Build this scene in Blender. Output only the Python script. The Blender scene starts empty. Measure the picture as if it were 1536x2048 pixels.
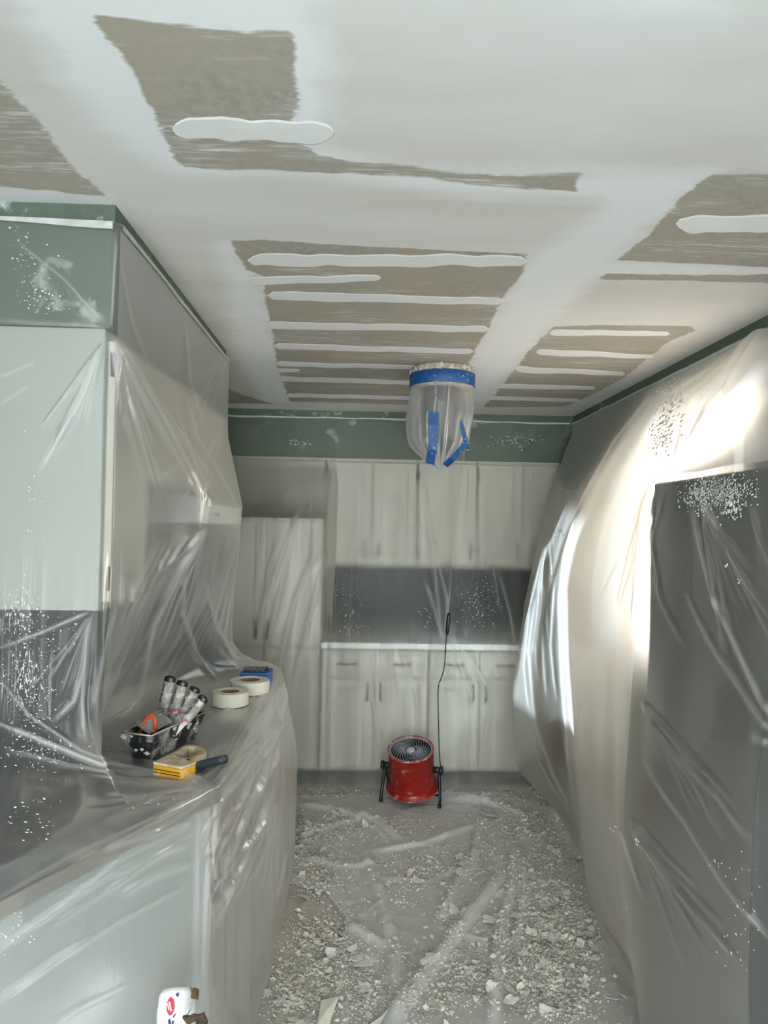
import bpy, bmesh, math, random
import numpy as np
from mathutils import Matrix, Vector

R = math.radians
rng = np.random.default_rng(7)
random.seed(7)
SC = bpy.context.scene
COL = SC.collection

# ------------------------------------------------------------------ camera
F_PX, CX, CY, EYE = 1450.0, 768.0, 1024.0, 1.64
YAW, PITCH, ROLL = R(1.82), R(1.26), R(1.05)
fwd = np.array([math.sin(YAW) * math.cos(PITCH), math.cos(YAW) * math.cos(PITCH), math.sin(PITCH)])
_r0 = np.array([math.cos(YAW), -math.sin(YAW), 0.0])
_u0 = np.cross(_r0, fwd)
c_right = _r0 * math.cos(ROLL) + _u0 * math.sin(ROLL)
c_up = np.cross(c_right, fwd)
EYE_P = np.array([0.0, 0.0, EYE])
cam_d = bpy.data.cameras.new('camera')
cam = bpy.data.objects.new('camera', cam_d)
COL.objects.link(cam)
cam.matrix_world = Matrix(((c_right[0], c_up[0], -fwd[0], 0), (c_right[1], c_up[1], -fwd[1], 0),
                           (c_right[2], c_up[2], -fwd[2], EYE), (0, 0, 0, 1)))
cam_d.sensor_fit = 'VERTICAL'
cam_d.sensor_height = 36.0
cam_d.lens = F_PX / 2048.0 * 36.0
cam_d.clip_start = 0.02
SC.camera = cam


def ray(x, y):
    return c_right * (x - CX) / F_PX - c_up * (y - CY) / F_PX + fwd


def atx(x, y, X):
    d = ray(x, y); return EYE_P + d * (X / d[0])


def aty(x, y, Y):
    d = ray(x, y); return EYE_P + d * (Y / d[1])


def atz(x, y, Z):
    d = ray(x, y); return EYE_P + d * ((Z - EYE) / d[2])


def pix(P):
    v = np.asarray(P, float) - EYE_P
    z = np.maximum(v @ fwd, 1e-3)
    return np.stack([CX + F_PX * (v @ c_right) / z, CY - F_PX * (v @ c_up) / z], -1)


# ------------------------------------------------------------------ world, light, exposure
w = bpy.data.worlds.new('world'); SC.world = w; w.use_nodes = True
wb = w.node_tree.nodes['Background']
wb.inputs[0].default_value = (0.72, 0.85, 1.0, 1); wb.inputs[1].default_value = 1.2


def area(name, loc, rot, sx, sy, power, color):
    d = bpy.data.lights.new(name, 'AREA'); d.shape = 'RECTANGLE'; d.size = sx; d.size_y = sy
    d.energy = power; d.color = color
    o = bpy.data.objects.new(name, d); COL.objects.link(o)
    o.location = loc; o.rotation_euler = rot
    return o


# daylight entering by the glazed garden door behind the camera, and by the kitchen window
area('daylight_garden_door', (0.05, -2.80, 1.15), (R(90), 0, 0), 2.5, 2.0, 262, (0.93, 0.965, 1.0))
area('daylight_kitchen_window', (1.66, 2.93, 1.58), (0, R(90), 0), 0.9, 0.92, 16, (1.0, 0.83, 0.64))
sun_d = bpy.data.lights.new('sun', 'SUN'); sun_d.energy = 36.0; sun_d.angle = R(3); sun_d.color = (0.72, 0.87, 1.0)
sun = bpy.data.objects.new('sun', sun_d); COL.objects.link(sun)
sun.rotation_euler = Vector((-0.62, 1.0, -0.58)).to_track_quat('-Z', 'Y').to_euler()
vs = SC.view_settings
vs.view_transform = 'Standard'; vs.look = 'None'; vs.exposure = 0.2; vs.gamma = 1.0; vs.use_curve_mapping = False
cy = SC.cycles
cy.use_denoising = True
cy.max_bounces = 8; cy.diffuse_bounces = 4; cy.glossy_bounces = 2; cy.transmission_bounces = 6
cy.use_adaptive_sampling = True; cy.adaptive_threshold = 0.08
cy.transparent_max_bounces = 10; cy.sample_clamp_indirect = 4.0


# ------------------------------------------------------------------ materials
class NT:
    def __init__(s, name):
        s.m = bpy.data.materials.new(name); s.m.use_nodes = True
        s.t = s.m.node_tree; s.t.nodes.clear()
        s.out = s.n('ShaderNodeOutputMaterial')

    def n(s, typ, ins=None, **kw):
        nd = s.t.nodes.new(typ)
        for k, v in kw.items(): setattr(nd, k, v)
        for k, v in (ins or {}).items():
            if isinstance(v, bpy.types.NodeSocket): s.t.links.new(v, nd.inputs[k])
            else: nd.inputs[k].default_value = v
        return nd

    def surf(s, sock): s.t.links.new(sock, s.out.inputs['Surface']); return s.m

    def math(s, op, a, b=0.0, c=0.0, clamp=False):
        nd = s.n('ShaderNodeMath', {0: a, 1: b, 2: c}, operation=op, use_clamp=clamp); return nd.outputs[0]

    def noise(s, vec, scale, detail=3.0, rough=0.5, dist=0.0):
        nd = s.n('ShaderNodeTexNoise', {'Scale': scale, 'Detail': detail, 'Roughness': rough, 'Distortion': dist})
        if vec is not None: s.t.links.new(vec, nd.inputs['Vector'])
        return nd.outputs['Fac']

    def obj(s): return s.n('ShaderNodeTexCoord').outputs['Object']

    def scaled(s, vec, sc):
        return s.n('ShaderNodeMapping', {'Vector': vec, 'Scale': sc}).outputs['Vector']

    def ramp(s, fac, lo, hi, a=0.0, b=1.0):
        return s.n('ShaderNodeMapRange', {0: fac, 1: lo, 2: hi, 3: a, 4: b}, clamp=True).outputs[0]

    def mixc(s, fac, a, b):
        nd = s.n('ShaderNodeMix', {0: fac}, data_type='RGBA')
        for i, v in ((6, a), (7, b)):
            if isinstance(v, bpy.types.NodeSocket): s.t.links.new(v, nd.inputs[i])
            else: nd.inputs[i].default_value = (*v, 1)
        return nd.outputs[2]

    def mixs(s, fac, a, b):
        nd = s.n('ShaderNodeMixShader', {0: fac}); s.t.links.new(a, nd.inputs[1]); s.t.links.new(b, nd.inputs[2])
        return nd.outputs[0]

    def bump(s, h, strength, dist):
        return s.n('ShaderNodeBump', {'Height': h, 'Strength': strength, 'Distance': dist}).outputs[0]

    def attr(s, name): return s.n('ShaderNodeAttribute', attribute_name=name).outputs['Fac']


def paint(name, col, rough=0.5, var=0.06, scale=6.0, metal=0.0, dust=0.0, dustcol=(0.62, 0.61, 0.57), bump=0.15, spec=0.5, dscale=9.0):
    """painted / plain surface with slight tone variation, fine relief and optional plaster dust"""
    t = NT(name); v = t.obj()
    n1 = t.noise(v, scale, 2)
    c = t.mixc(t.ramp(n1, 0.3, 0.7), tuple(x * (1 - var) for x in col), tuple(min(1, x * (1 + var)) for x in col))
    if dust > 0:
        n2 = t.noise(v, dscale, 5, 0.7)
        c = t.mixc(t.ramp(n2, 0.62 - 0.35 * dust, 0.72 - 0.25 * dust), c, dustcol)
    p = t.n('ShaderNodeBsdfPrincipled', {'Base Color': c, 'Roughness': rough, 'Metallic': metal, 'Specular IOR Level': spec})
    if bump >= 0.3: t.t.links.new(t.bump(t.noise(v, scale * 14, 2), bump, 0.002), p.inputs['Normal'])
    return t.surf(p.outputs[0])


def film(name, milk=0.3, clear=0.12, rough=0.5, ior=1.22, tint=(0.9, 0.92, 0.92), wr=1.0, dust=0.25, su=(55, 2.2, 1), graze=0.9):
    """thin polythene: part clear, part frosted, part milky, with a soft sheen, stretch creases and dust"""
    t = NT(name)
    uv = t.n('ShaderNodeUVMap', uv_map='uv').outputs[0]
    cre = t.attr('crease_milk'); dus = t.attr('dust')
    st = t.noise(t.scaled(uv, su), 1.0, 1.5, 0.6)
    broad = t.noise(t.scaled(uv, (4, 1.2, 1)), 1.0, 1)
    zone = t.ramp(broad, 0.42, 0.68)
    streak = t.math('MULTIPLY', t.ramp(st, 0.60, 0.80), zone)
    h = t.math('ADD', t.math('MULTIPLY', st, zone), t.math('MULTIPLY', cre, 0.8))
    nb = t.bump(h, 0.35 * wr, 0.012)
    tr = t.n('ShaderNodeBsdfTransparent', {'Color': (*[0.6 + 0.4 * x for x in tint], 1)})
    rf = t.n('ShaderNodeBsdfRefraction', {'Color': (*[0.6 + 0.4 * x for x in tint], 1), 'Roughness': rough})
    geo = t.n('ShaderNodeNewGeometry').outputs['Backfacing']      # film is one thin layer: it bends light alike from either side
    t.t.links.new(t.ramp(geo, 0.0, 1.0, ior, 1.0 / ior), rf.inputs['IOR'])
    base = t.mixs(clear, rf.outputs[0], tr.outputs[0])
    tl = t.n('ShaderNodeBsdfTranslucent', {'Color': (*tint, 1)})
    df = t.n('ShaderNodeBsdfDiffuse', {'Color': (*tint, 1), 'Normal': nb})
    mk = t.mixs(0.52, tl.outputs[0], df.outputs[0])
    lw = t.n('ShaderNodeLayerWeight', {'Blend': 0.5}).outputs['Facing']      # a slanting ray crosses more of the milky film
    f = t.math('ADD', milk, t.math('MULTIPLY', t.math('POWER', lw, 3.0), graze))
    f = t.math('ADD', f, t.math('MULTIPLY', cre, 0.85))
    f = t.math('ADD', f, t.math('MULTIPLY', streak, 0.16 * wr))
    f = t.math('MINIMUM', f, 0.92)
    s1 = t.mixs(f, base, mk)
    gl = t.n('ShaderNodeBsdfGlossy', {'Roughness': 0.3, 'Normal': nb, 'Color': (1, 1, 1, 1)})
    fr = t.n('ShaderNodeFresnel', {'IOR': 1.4})
    s2 = t.mixs(t.math('MULTIPLY', fr.outputs[0], 0.36), s1, gl.outputs[0])
    sp = t.noise(t.scaled(uv, (70, 45, 1)), 1.0, 3, 0.75)
    sp2 = t.noise(t.scaled(uv, (3, 3, 1)), 1.0, 1)
    m = t.math('ADD', sp, t.math('MULTIPLY', dus, 0.25))
    m = t.math('ADD', m, t.math('MULTIPLY', t.math('SUBTRACT', sp2, 0.5), 0.3))
    m = t.ramp(m, 0.80 - 0.12 * dust, 0.83 - 0.12 * dust)
    pd = t.n('ShaderNodeBsdfDiffuse', {'Color': (0.74, 0.73, 0.69, 1)})
    s3 = t.mixs(t.math('MULTIPLY', m, 0.85), s2, pd.outputs[0])
    return t.surf(s3)


M = {}
M['green'] = paint('green_wall_paint', (0.082, 0.113, 0.082), 0.6, 0.08, 3, dust=0.12, dustcol=(0.36, 0.4, 0.36))
M['cream'] = paint('cream_cabinet_paint', (0.53, 0.51, 0.445), 0.38, 0.04, 4)
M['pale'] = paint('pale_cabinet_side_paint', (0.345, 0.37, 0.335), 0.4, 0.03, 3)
M['panel'] = paint('daylit_panel_paint', (0.60, 0.64, 0.63), 0.4, 0.03, 3)  # base carcass: cabinet paint lightened, daylight brightness put into the colour
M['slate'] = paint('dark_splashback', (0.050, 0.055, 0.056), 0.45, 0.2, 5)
M['counter'] = paint('grey_laminate', (0.10, 0.098, 0.095), 0.5, 0.1, 8, dust=0.3, dustcol=(0.55, 0.53, 0.48))
M['edge'] = paint('dark_counter_edge', (0.34, 0.32, 0.28), 0.5, 0.1)
M['fridge'] = paint('black_fridge_steel', (0.020, 0.027, 0.034), 0.35, 0.1, 3)
M['steel'] = paint('dull_steel', (0.5, 0.5, 0.48), 0.35, 0.1, 10, metal=1.0)
M['nickel'] = paint('dark_nickel', (0.14, 0.13, 0.12), 0.4, 0.1, 10, metal=0.6)
M['toe'] = paint('toe_kick', (0.16, 0.16, 0.155), 0.7, 0.1)
M['white'] = paint('white_enamel', (0.74, 0.75, 0.74), 0.3, 0.02)
M['wall_far'] = paint('warm_white_wall', (0.62, 0.61, 0.57), 0.7, 0.03)
M['pan'] = paint('black_steel_plaster_smeared', (0.022, 0.023, 0.024), 0.5, 0.3, 15, dust=0.38, dustcol=(0.42, 0.43, 0.41), dscale=14)
M['knife_black'] = paint('black_grip', (0.012, 0.012, 0.013), 0.35, 0.2, 20, dust=0.15, dscale=40)
M['knife_white'] = paint('plastered_grip', (0.27, 0.25, 0.21), 0.7, 0.15, 30, dust=0.4, dustcol=(0.6, 0.58, 0.53), dscale=40)
M['knife_red'] = paint('red_grip_ring', (0.42, 0.05, 0.07), 0.5, 0.2, 30, dust=0.5, dscale=60)
M['blade'] = paint('worn_blade', (0.36, 0.37, 0.36), 0.45, 0.2, 20, metal=0.5, dust=0.4, dscale=30)
M['paper_tape'] = paint('cream_paper_tape', (0.68, 0.66, 0.55), 0.75, 0.03, 30)
M['core'] = paint('brown_card', (0.20, 0.13, 0.075), 0.8, 0.15, 20)
M['blue_tape'] = paint('blue_masking_tape', (0.004, 0.065, 0.215), 0.55, 0.08, 20, dust=0.06, dscale=60)
M['blue_box'] = paint('blue_case', (0.02, 0.13, 0.45), 0.45, 0.1, 20)
M['black'] = paint('black_plastic', (0.012, 0.012, 0.013), 0.4, 0.1, 20)
M['red'] = paint('red_fan_enamel', (0.27, 0.011, 0.006), 0.28, 0.12, 8, dust=0.10, dustcol=(0.4, 0.2, 0.17), dscale=18)
M['redrim'] = paint('faded_red_rim', (0.30, 0.05, 0.045), 0.45, 0.15, 20, dust=0.35, dustcol=(0.5, 0.38, 0.36), dscale=30)
M['grille'] = paint('dusty_black_grille', (0.27, 0.29, 0.31), 0.5, 0.2, 30, dust=0.2, dustcol=(0.2, 0.2, 0.2), dscale=50)
M['hub'] = paint('grey_hub', (0.40, 0.42, 0.44), 0.5, 0.1, 30)
M['orange'] = paint('orange_plastic', (0.62, 0.085, 0.02), 0.4, 0.08, 20)
M['yellow'] = paint('yellow_enamel', (0.66, 0.33, 0.02), 0.4, 0.1, 30, dust=0.15, dscale=40)
M['dusty_wood'] = paint('dusty_handle', (0.50, 0.38, 0.22), 0.65, 0.15, 25, dust=0.45, dustcol=(0.66, 0.61, 0.5), dscale=35)
M['navy'] = paint('navy_rubber', (0.025, 0.037, 0.05), 0.5, 0.2, 30, dust=0.25, dustcol=(0.2, 0.23, 0.25), dscale=50)
M['wrap'] = paint('white_wrapper', (0.78, 0.79, 0.80), 0.55, 0.03, 15)
M['red_ink'] = paint('red_print', (0.55, 0.03, 0.05), 0.5, 0.03)
M['blue_ink'] = paint('blue_print', (0.02, 0.035, 0.20), 0.5, 0.03)
M['brown'] = paint('torn_brown_card', (0.085, 0.055, 0.038), 0.85, 0.3, 40)
M['crust'] = paint('plaster_crusted_ring', (0.36, 0.31, 0.24), 0.9, 0.25, 25, dust=0.5, dustcol=(0.6, 0.56, 0.48), dscale=30, bump=1.0)
M['lamp_grey'] = paint('grey_lamp_metal', (0.10, 0.10, 0.105), 0.4, 0.1)
M['mudstrip'] = paint('wet_joint_compound', (0.72, 0.725, 0.71), 0.6, 0.02, 12, bump=0.3)
M['flake'] = paint('plaster_flake', (0.68, 0.655, 0.58), 0.85, 0.16, 8, bump=0.4)
M['flake2'] = paint('pale_plaster_flake', (0.68, 0.67, 0.62), 0.85, 0.1, 8, bump=0.4)
M['crumb'] = paint('plaster_crumb', (0.62, 0.595, 0.525), 0.9, 0.25, 12, bump=0.3)
M['hem'] = paint('taped_film_hem', (0.50, 0.51, 0.49), 0.4, 0.15, 30)
M['spat'] = paint('plaster_spatter', (0.60, 0.59, 0.55), 0.9, 0.1, 20)
M['frame_white'] = paint('white_window_frame', (0.75, 0.75, 0.73), 0.4, 0.02)
M['film_left'] = film('film_over_cabinets', 0.10, 0.42, 0.34, 1.15, tint=(0.95, 0.945, 0.93), graze=0.62, wr=0.6)
M['film_back'] = film('film_over_back_wall', 0.06, 0.08, 0.68, 1.28, tint=(0.86, 0.87, 0.83), su=(40, 1.2, 1))
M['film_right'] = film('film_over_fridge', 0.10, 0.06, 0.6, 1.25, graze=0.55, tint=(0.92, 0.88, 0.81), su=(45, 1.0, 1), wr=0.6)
M['film_floor'] = film('film_on_floor', 0.62, 0.2, 0.4, 1.15, tint=(0.91, 0.91, 0.89), su=(20, 12, 1), dust=0.6)
M['film_bag'] = film('film_bag', 0.18, 0.25, 0.35, 1.15, tint=(0.92, 0.92, 0.93), su=(90, 5, 1), dust=-0.4)


def glass_mat():
    t = NT('window_glass')
    tr = t.n('ShaderNodeBsdfTransparent', {'Color': (0.96, 0.97, 0.97, 1)})
    gl = t.n('ShaderNodeBsdfGlossy', {'Roughness': 0.02})
    return t.surf(t.mixs(0.06, tr.outputs[0], gl.outputs[0]))


M['glass'] = glass_mat()


def ceiling_mat():
    """drywall paper skimmed with joint compound; 'bare' is the signed distance (m) into a bare area"""
    t = NT('skimmed_drywall'); v = t.obj()
    bare = t.attr('bare')
    streak = t.noise(t.scaled(v, (7, 95, 1)), 1.0, 6, 0.7)
    coarse = t.noise(v, 9, 5, 0.6)
    patch = t.noise(t.scaled(v, (3.2, 8, 1)), 1.0, 3)
    e = t.math('ADD', bare, t.math('MULTIPLY', t.math('SUBTRACT', coarse, 0.5), 0.04))
    e = t.math('ADD', e, t.math('MULTIPLY', t.math('SUBTRACT', streak, 0.5), t.ramp(patch, 0.4, 0.65, 0.012, 0.08)))
    edge = t.ramp(e, -0.003, 0.005)
    # dry-brushed scuffs of mud inside the bare areas
    scuff = t.math('MULTIPLY', t.ramp(streak, 0.49, 0.63), t.ramp(patch, 0.47, 0.60))
    fac = t.math('MULTIPLY', edge, t.math('SUBTRACT', 1.0, t.math('MULTIPLY', scuff, 0.85)))
    pn = t.noise(v, 45, 6, 0.7)
    pb = t.noise(v, 3.0, 3)
    paper = t.mixc(t.ramp(pn, 0.3, 0.7), (0.285, 0.262, 0.222), (0.40, 0.375, 0.325))
    paper = t.mixc(t.ramp(pb, 0.35, 0.65), paper, (0.36, 0.325, 0.265))
    mud = t.mixc(t.ramp(t.noise(t.scaled(v, (0.9, 2.6, 1)), 1.0, 5, 0.6), 0.36, 0.64), (0.66, 0.655, 0.635), (0.595, 0.57, 0.53))
    fr_ = t.math('ADD', t.attr('fresh'), t.math('MULTIPLY', t.math('SUBTRACT', t.noise(t.scaled(v, (2.5, 9, 1)), 1.0, 5, 0.65), 0.5), 0.16))
    mud = t.mixc(t.math('MULTIPLY', t.ramp(fr_, -0.035, 0.045), 0.9), mud, (0.745, 0.76, 0.765))
    c = t.mixc(fac, mud, paper)
    h = t.math('ADD', t.math('MULTIPLY', fac, -1.0), t.math('MULTIPLY', pn, 0.25))
    b = t.bump(h, 0.4, 0.0015)
    p = t.n('ShaderNodeBsdfPrincipled', {'Base Color': c, 'Roughness': 0.75, 'Normal': b, 'Specular IOR Level': 0.25})
    return t.surf(p.outputs[0])


def floor_mat():
    t = NT('dusty_floor'); v = t.obj()
    n = t.noise(v, 2.2, 5, 0.6)
    f = t.noise(v, 120, 6, 0.8)
    c = t.mixc(t.ramp(n, 0.35, 0.65), (0.52, 0.51, 0.485), (0.42, 0.395, 0.34))
    c = t.mixc(t.ramp(f, 0.5, 0.62), c, (0.46, 0.445, 0.40))
    b = t.bump(f, 0.5, 0.003)
    p = t.n('ShaderNodeBsdfPrincipled', {'Base Color': c, 'Roughness': 0.8, 'Normal': b})
    return t.surf(p.outputs[0])


M['ceiling'] = ceiling_mat()
M['floor'] = floor_mat()


# ------------------------------------------------------------------ mesh helpers
class MB:
    def __init__(s): s.v = []; s.f = []

    def add(s, vs_, fs):
        k = len(s.v); s.v += [tuple(map(float, p)) for p in vs_]; s.f += [tuple(i + k for i in f) for f in fs]; return s

    def obox(s, o, a, b, c):
        o, a, b, c = (np.array(q, float) for q in (o, a, b, c))
        if np.dot(np.cross(a, b), c) < 0: a, b = b, a
        P = [o, o + a, o + a + b, o + b, o + c, o + a + c, o + a + b + c, o + b + c]
        return s.add(P, [(3, 2, 1, 0), (4, 5, 6, 7), (0, 1, 5, 4), (1, 2, 6, 5), (2, 3, 7, 6), (3, 0, 4, 7)])

    def box(s, x0, x1, y0, y1, z0, z1):
        return s.obox((x0, y0, z0), (x1 - x0, 0, 0), (0, y1 - y0, 0), (0, 0, z1 - z0))

    def prism(s, poly, z0, z1):
        a = sum(poly[i][0] * poly[(i + 1) % len(poly)][1] - poly[(i + 1) % len(poly)][0] * poly[i][1] for i in range(len(poly)))
        if a < 0: poly = poly[::-1]
        n = len(poly)
        P = [(p[0], p[1], z0) for p in poly] + [(p[0], p[1], z1) for p in poly]
        return s.add(P, [tuple(range(n))[::-1], tuple(range(n, 2 * n))] + [(i, (i + 1) % n, n + (i + 1) % n, n + i) for i in range(n)])

    def tube(s, path, r, seg=10, cap=True):
        path = [np.array(p, float) for p in path]; n = len(path)
        rr = r if isinstance(r, (list, tuple)) else [r] * n
        V = []; up = np.array([0.13, 0.21, 1.0])
        for i, p in enumerate(path):
            t = path[min(i + 1, n - 1)] - path[max(i - 1, 0)]; t /= np.linalg.norm(t) + 1e-9
            a = np.cross(t, up)
            if np.linalg.norm(a) < 0.2: a = np.cross(t, np.array([1.0, 0.1, 0]))
            a /= np.linalg.norm(a); b = np.cross(t, a)
            for k in range(seg):
                q = 2 * math.pi * k / seg; V.append(p + rr[i] * (a * math.cos(q) + b * math.sin(q)))
        Fc = [(i * seg + k, i * seg + (k + 1) % seg, (i + 1) * seg + (k + 1) % seg, (i + 1) * seg + k) for i in range(n - 1) for k in range(seg)]
        if cap: Fc += [tuple(range(seg))[::-1], tuple((n - 1) * seg + k for k in range(seg))]
        return s.add(V, Fc)

    def lathe(s, prof, c=(0, 0, 0), seg=40, closed=False):
        n = len(prof)
        V = [(c[0] + r * math.cos(2 * math.pi * k / seg), c[1] + r * math.sin(2 * math.pi * k / seg), c[2] + z) for (r, z) in prof for k in range(seg)]
        m = n if closed else n - 1
        return s.add(V, [(i * seg + k, i * seg + (k + 1) % seg, ((i + 1) % n) * seg + (k + 1) % seg, ((i + 1) % n) * seg + k) for i in range(m) for k in range(seg)])

    def build(s, name, mat, parent=None, origin=(0, 0, 0), smooth=False, bevel=0.0):
        me = bpy.data.meshes.new(name)
        o = np.array(origin, float)
        me.from_pydata([tuple(np.array(p) - o) for p in s.v], [], s.f)
        if mat: me.materials.append(M[mat] if isinstance(mat, str) else mat)
        bm = bmesh.new(); bm.from_mesh(me); bmesh.ops.recalc_face_normals(bm, faces=bm.faces); bm.to_mesh(me); bm.free()
        if smooth: me.shade_smooth()
        me.update()
        ob = bpy.data.objects.new(name, me); COL.objects.link(ob)
        if parent is not None: ob.parent = parent
        else: ob.location = origin
        if bevel:
            bv = ob.modifiers.new('bevel', 'BEVEL'); bv.width = bevel; bv.segments = 2; bv.limit_method = 'ANGLE'; bv.angle_limit = R(40)
        return ob


def tag(o, label=None, cat=None, group=None, kind=None):
    for k, v in (('label', label), ('category', cat), ('group', group), ('kind', kind)):
        if v: o[k] = v
    return o


def root(name, loc, label, cat, group=None, rot=None):
    e = bpy.data.objects.new(name, None); COL.objects.link(e); e.location = loc; e.empty_display_size = 0.05
    if rot is not None: e.rotation_euler = rot
    return tag(e, label, cat, group)


def struct(o, label=None): return tag(o, label, kind='structure')


def vnoise2(x, y, seed=0):
    xi = np.floor(x).astype(int); yi = np.floor(y).astype(int); fx = x - xi; fy = y - yi
    fx = fx * fx * (3 - 2 * fx); fy = fy * fy * (3 - 2 * fy)

    def h(a, b):
        n = (a * 374761393 + b * 668265263 + seed * 1442695) & 0x7fffffff
        n = ((n ^ (n >> 13)) * 1274126177) & 0x7fffffff
        return ((n ^ (n >> 16)) & 0xffff) / 65535.0
    return (h(xi, yi) * (1 - fx) + h(xi + 1, yi) * fx) * (1 - fy) + (h(xi, yi + 1) * (1 - fx) + h(xi + 1, yi + 1) * fx) * fy


def fbm2(x, y, seed=0, oct_=4):
    s = 0; a = 0.5
    for i in range(oct_): s = s + a * vnoise2(x * 2 ** i, y * 2 ** i, seed + i); a *= 0.5
    return s


def seg_dist(P, poly, closed=False):
    """distance of 2-D points to a polyline, and the 0..1 place along it"""
    poly = np.asarray(poly, float)
    L = np.r_[0, np.cumsum(np.linalg.norm(np.diff(poly, axis=0), axis=1))]
    best = np.full(len(P), 1e9); tt = np.zeros(len(P))
    rngs = range(len(poly) if closed else len(poly) - 1)
    for i in rngs:
        a = poly[i]; b = poly[(i + 1) % len(poly)]; d = b - a; l2 = d @ d + 1e-12
        t = np.clip(((P - a) @ d) / l2, 0, 1)
        q = np.linalg.norm(P - a - t[:, None] * d, axis=1)
        m = q < best; best[m] = q[m]
        if not closed: tt[m] = ((L[i] + t * math.sqrt(l2)) / L[-1])[m]
    return best, tt


def inside(P, poly):
    poly = np.asarray(poly, float); r = np.zeros(len(P), bool); n = len(poly); j = n - 1
    for i in range(n):
        xi, yi = poly[i]; xj, yj = poly[j]
        c = ((yi > P[:, 1]) != (yj > P[:, 1])) & (P[:, 0] < (xj - xi) * (P[:, 1] - yi) / (yj - yi + 1e-15) + xi)
        r ^= c; j = i
    return r


def pchip(t, y, q):
    """shape-preserving interpolation of rows of y (n, k) at q"""
    t = np.asarray(t, float); y = np.asarray(y, float); h = np.diff(t); d = np.diff(y, axis=0) / h[:, None]
    m = np.zeros_like(y)
    m[0] = d[0]; m[-1] = d[-1]
    for i in range(1, len(t) - 1):
        w1 = 2 * h[i] + h[i - 1]; w2 = h[i] + 2 * h[i - 1]
        ok = d[i - 1] * d[i] > 0
        with np.errstate(divide='ignore', invalid='ignore'):
            hm = (w1 + w2) / (w1 / d[i - 1] + w2 / d[i])
        m[i] = np.where(ok, hm, 0)
    k = np.clip(np.searchsorted(t, q, 'right') - 1, 0, len(t) - 2)
    s = ((q - t[k]) / h[k])[:, None]; hh = h[k][:, None]
    return (2 * s**3 - 3 * s**2 + 1) * y[k] + (s**3 - 2 * s**2 + s) * hh * m[k] + (-2 * s**3 + 3 * s**2) * y[k + 1] + (s**3 - s**2) * hh * m[k + 1]


def pchip_b(t, y, q, breaks):
    """pchip in separate runs, so the break rows stay creased"""
    if len(t) < 2: return y
    bs = [0] + sorted(b for b in breaks if 0 < b < len(t) - 1) + [len(t) - 1]
    out = np.zeros((len(q), y.shape[1]))
    for i in range(len(bs) - 1):
        a, b = bs[i], bs[i + 1]
        m = (q >= t[a]) & (q <= t[b])
        out[m] = pchip(t[a:b + 1], y[a:b + 1], q[m])
    return out


def net_surface(cols, step=0.01, brows=(), bcols=()):
    """cols: list of columns, each a list of 3-D points (same count). Returns grid (nu, nv, 3) and its metric u, v."""
    A = np.array(cols, float)
    dv = np.linalg.norm(np.diff(A, axis=1), axis=2).max(0) + 1e-4
    du = np.linalg.norm(np.diff(A, axis=0), axis=2).max(1) + 1e-4
    tv = np.r_[0, np.cumsum(dv)]; tu = np.r_[0, np.cumsum(du)]
    qv = np.unique(np.r_[np.linspace(0, tv[-1], int(tv[-1] / step) + 2), tv]); qu = np.unique(np.r_[np.linspace(0, tu[-1], int(tu[-1] / step) + 2), tu])
    B = np.stack([pchip_b(tv, A[i], qv, brows) for i in range(len(A))])        # (C, nv, 3)
    G = pchip_b(tu, B.reshape(len(A), -1), qu, bcols).reshape(len(qu), len(qv), 3)
    return G, qu, qv


def grid_normals(G):
    a = np.gradient(G, axis=0); b = np.gradient(G, axis=1); n = np.cross(a, b)
    return n / (np.linalg.norm(n, axis=2, keepdims=True) + 1e-9)


def sheet_mesh(name, G, qu, qv, mat, attrs, parent=None, keep=None):
    nu, nv = G.shape[:2]
    idx = np.arange(nu * nv).reshape(nu, nv)
    q = np.stack([idx[:-1, :-1], idx[1:, :-1], idx[1:, 1:], idx[:-1, 1:]], -1).reshape(-1, 4)
    if keep is not None:
        kk = keep.reshape(-1); q = q[kk[q].all(1)]
    me = bpy.data.meshes.new(name)
    me.from_pydata(G.reshape(-1, 3), [], q.tolist())
    me.materials.append(M[mat]); me.shade_smooth()
    U = np.repeat(qu, nv); V = np.tile(qv, nu)
    li = np.zeros(len(me.loops), int); me.loops.foreach_get('vertex_index', li)
    uvl = me.uv_layers.new(name='uv')
    uvl.data.foreach_set('uv', np.stack([U[li], V[li]], -1).astype(np.float32).ravel())
    for k, a in attrs.items():
        at = me.attributes.new(k, 'FLOAT', 'POINT'); at.data.foreach_set('value', np.asarray(a, np.float32).ravel())
    me.update()
    o = bpy.data.objects.new(name, me); COL.objects.link(o)
    if parent is not None: o.parent = parent
    return o


def fan(ax_, ay_, a0, a1, n, l0, l1, seed, wpx=3.2, amp=0.003, wh=0.5, start=6):
    """stretch creases radiating from a point the film is caught on; angles in degrees, 0 = right, 90 = down"""
    r = np.random.default_rng(seed); out = []
    for k in range(n):
        a = R(a0 + (a1 - a0) * (k + r.uniform(.1, .9)) / n); l = r.uniform(l0, l1); bend = r.normal() * .06; s0 = start + r.uniform(0, l * .12)
        out.append(([(ax_ + t * math.cos(a + bend * t / l), ay_ + t * math.sin(a + bend * t / l)) for t in (s0, (s0 + l) / 2, l)], wpx * r.uniform(.8, 1.4), amp * r.uniform(.6, 1.4), wh * r.uniform(.35, 1.1)))
    return out


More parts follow.
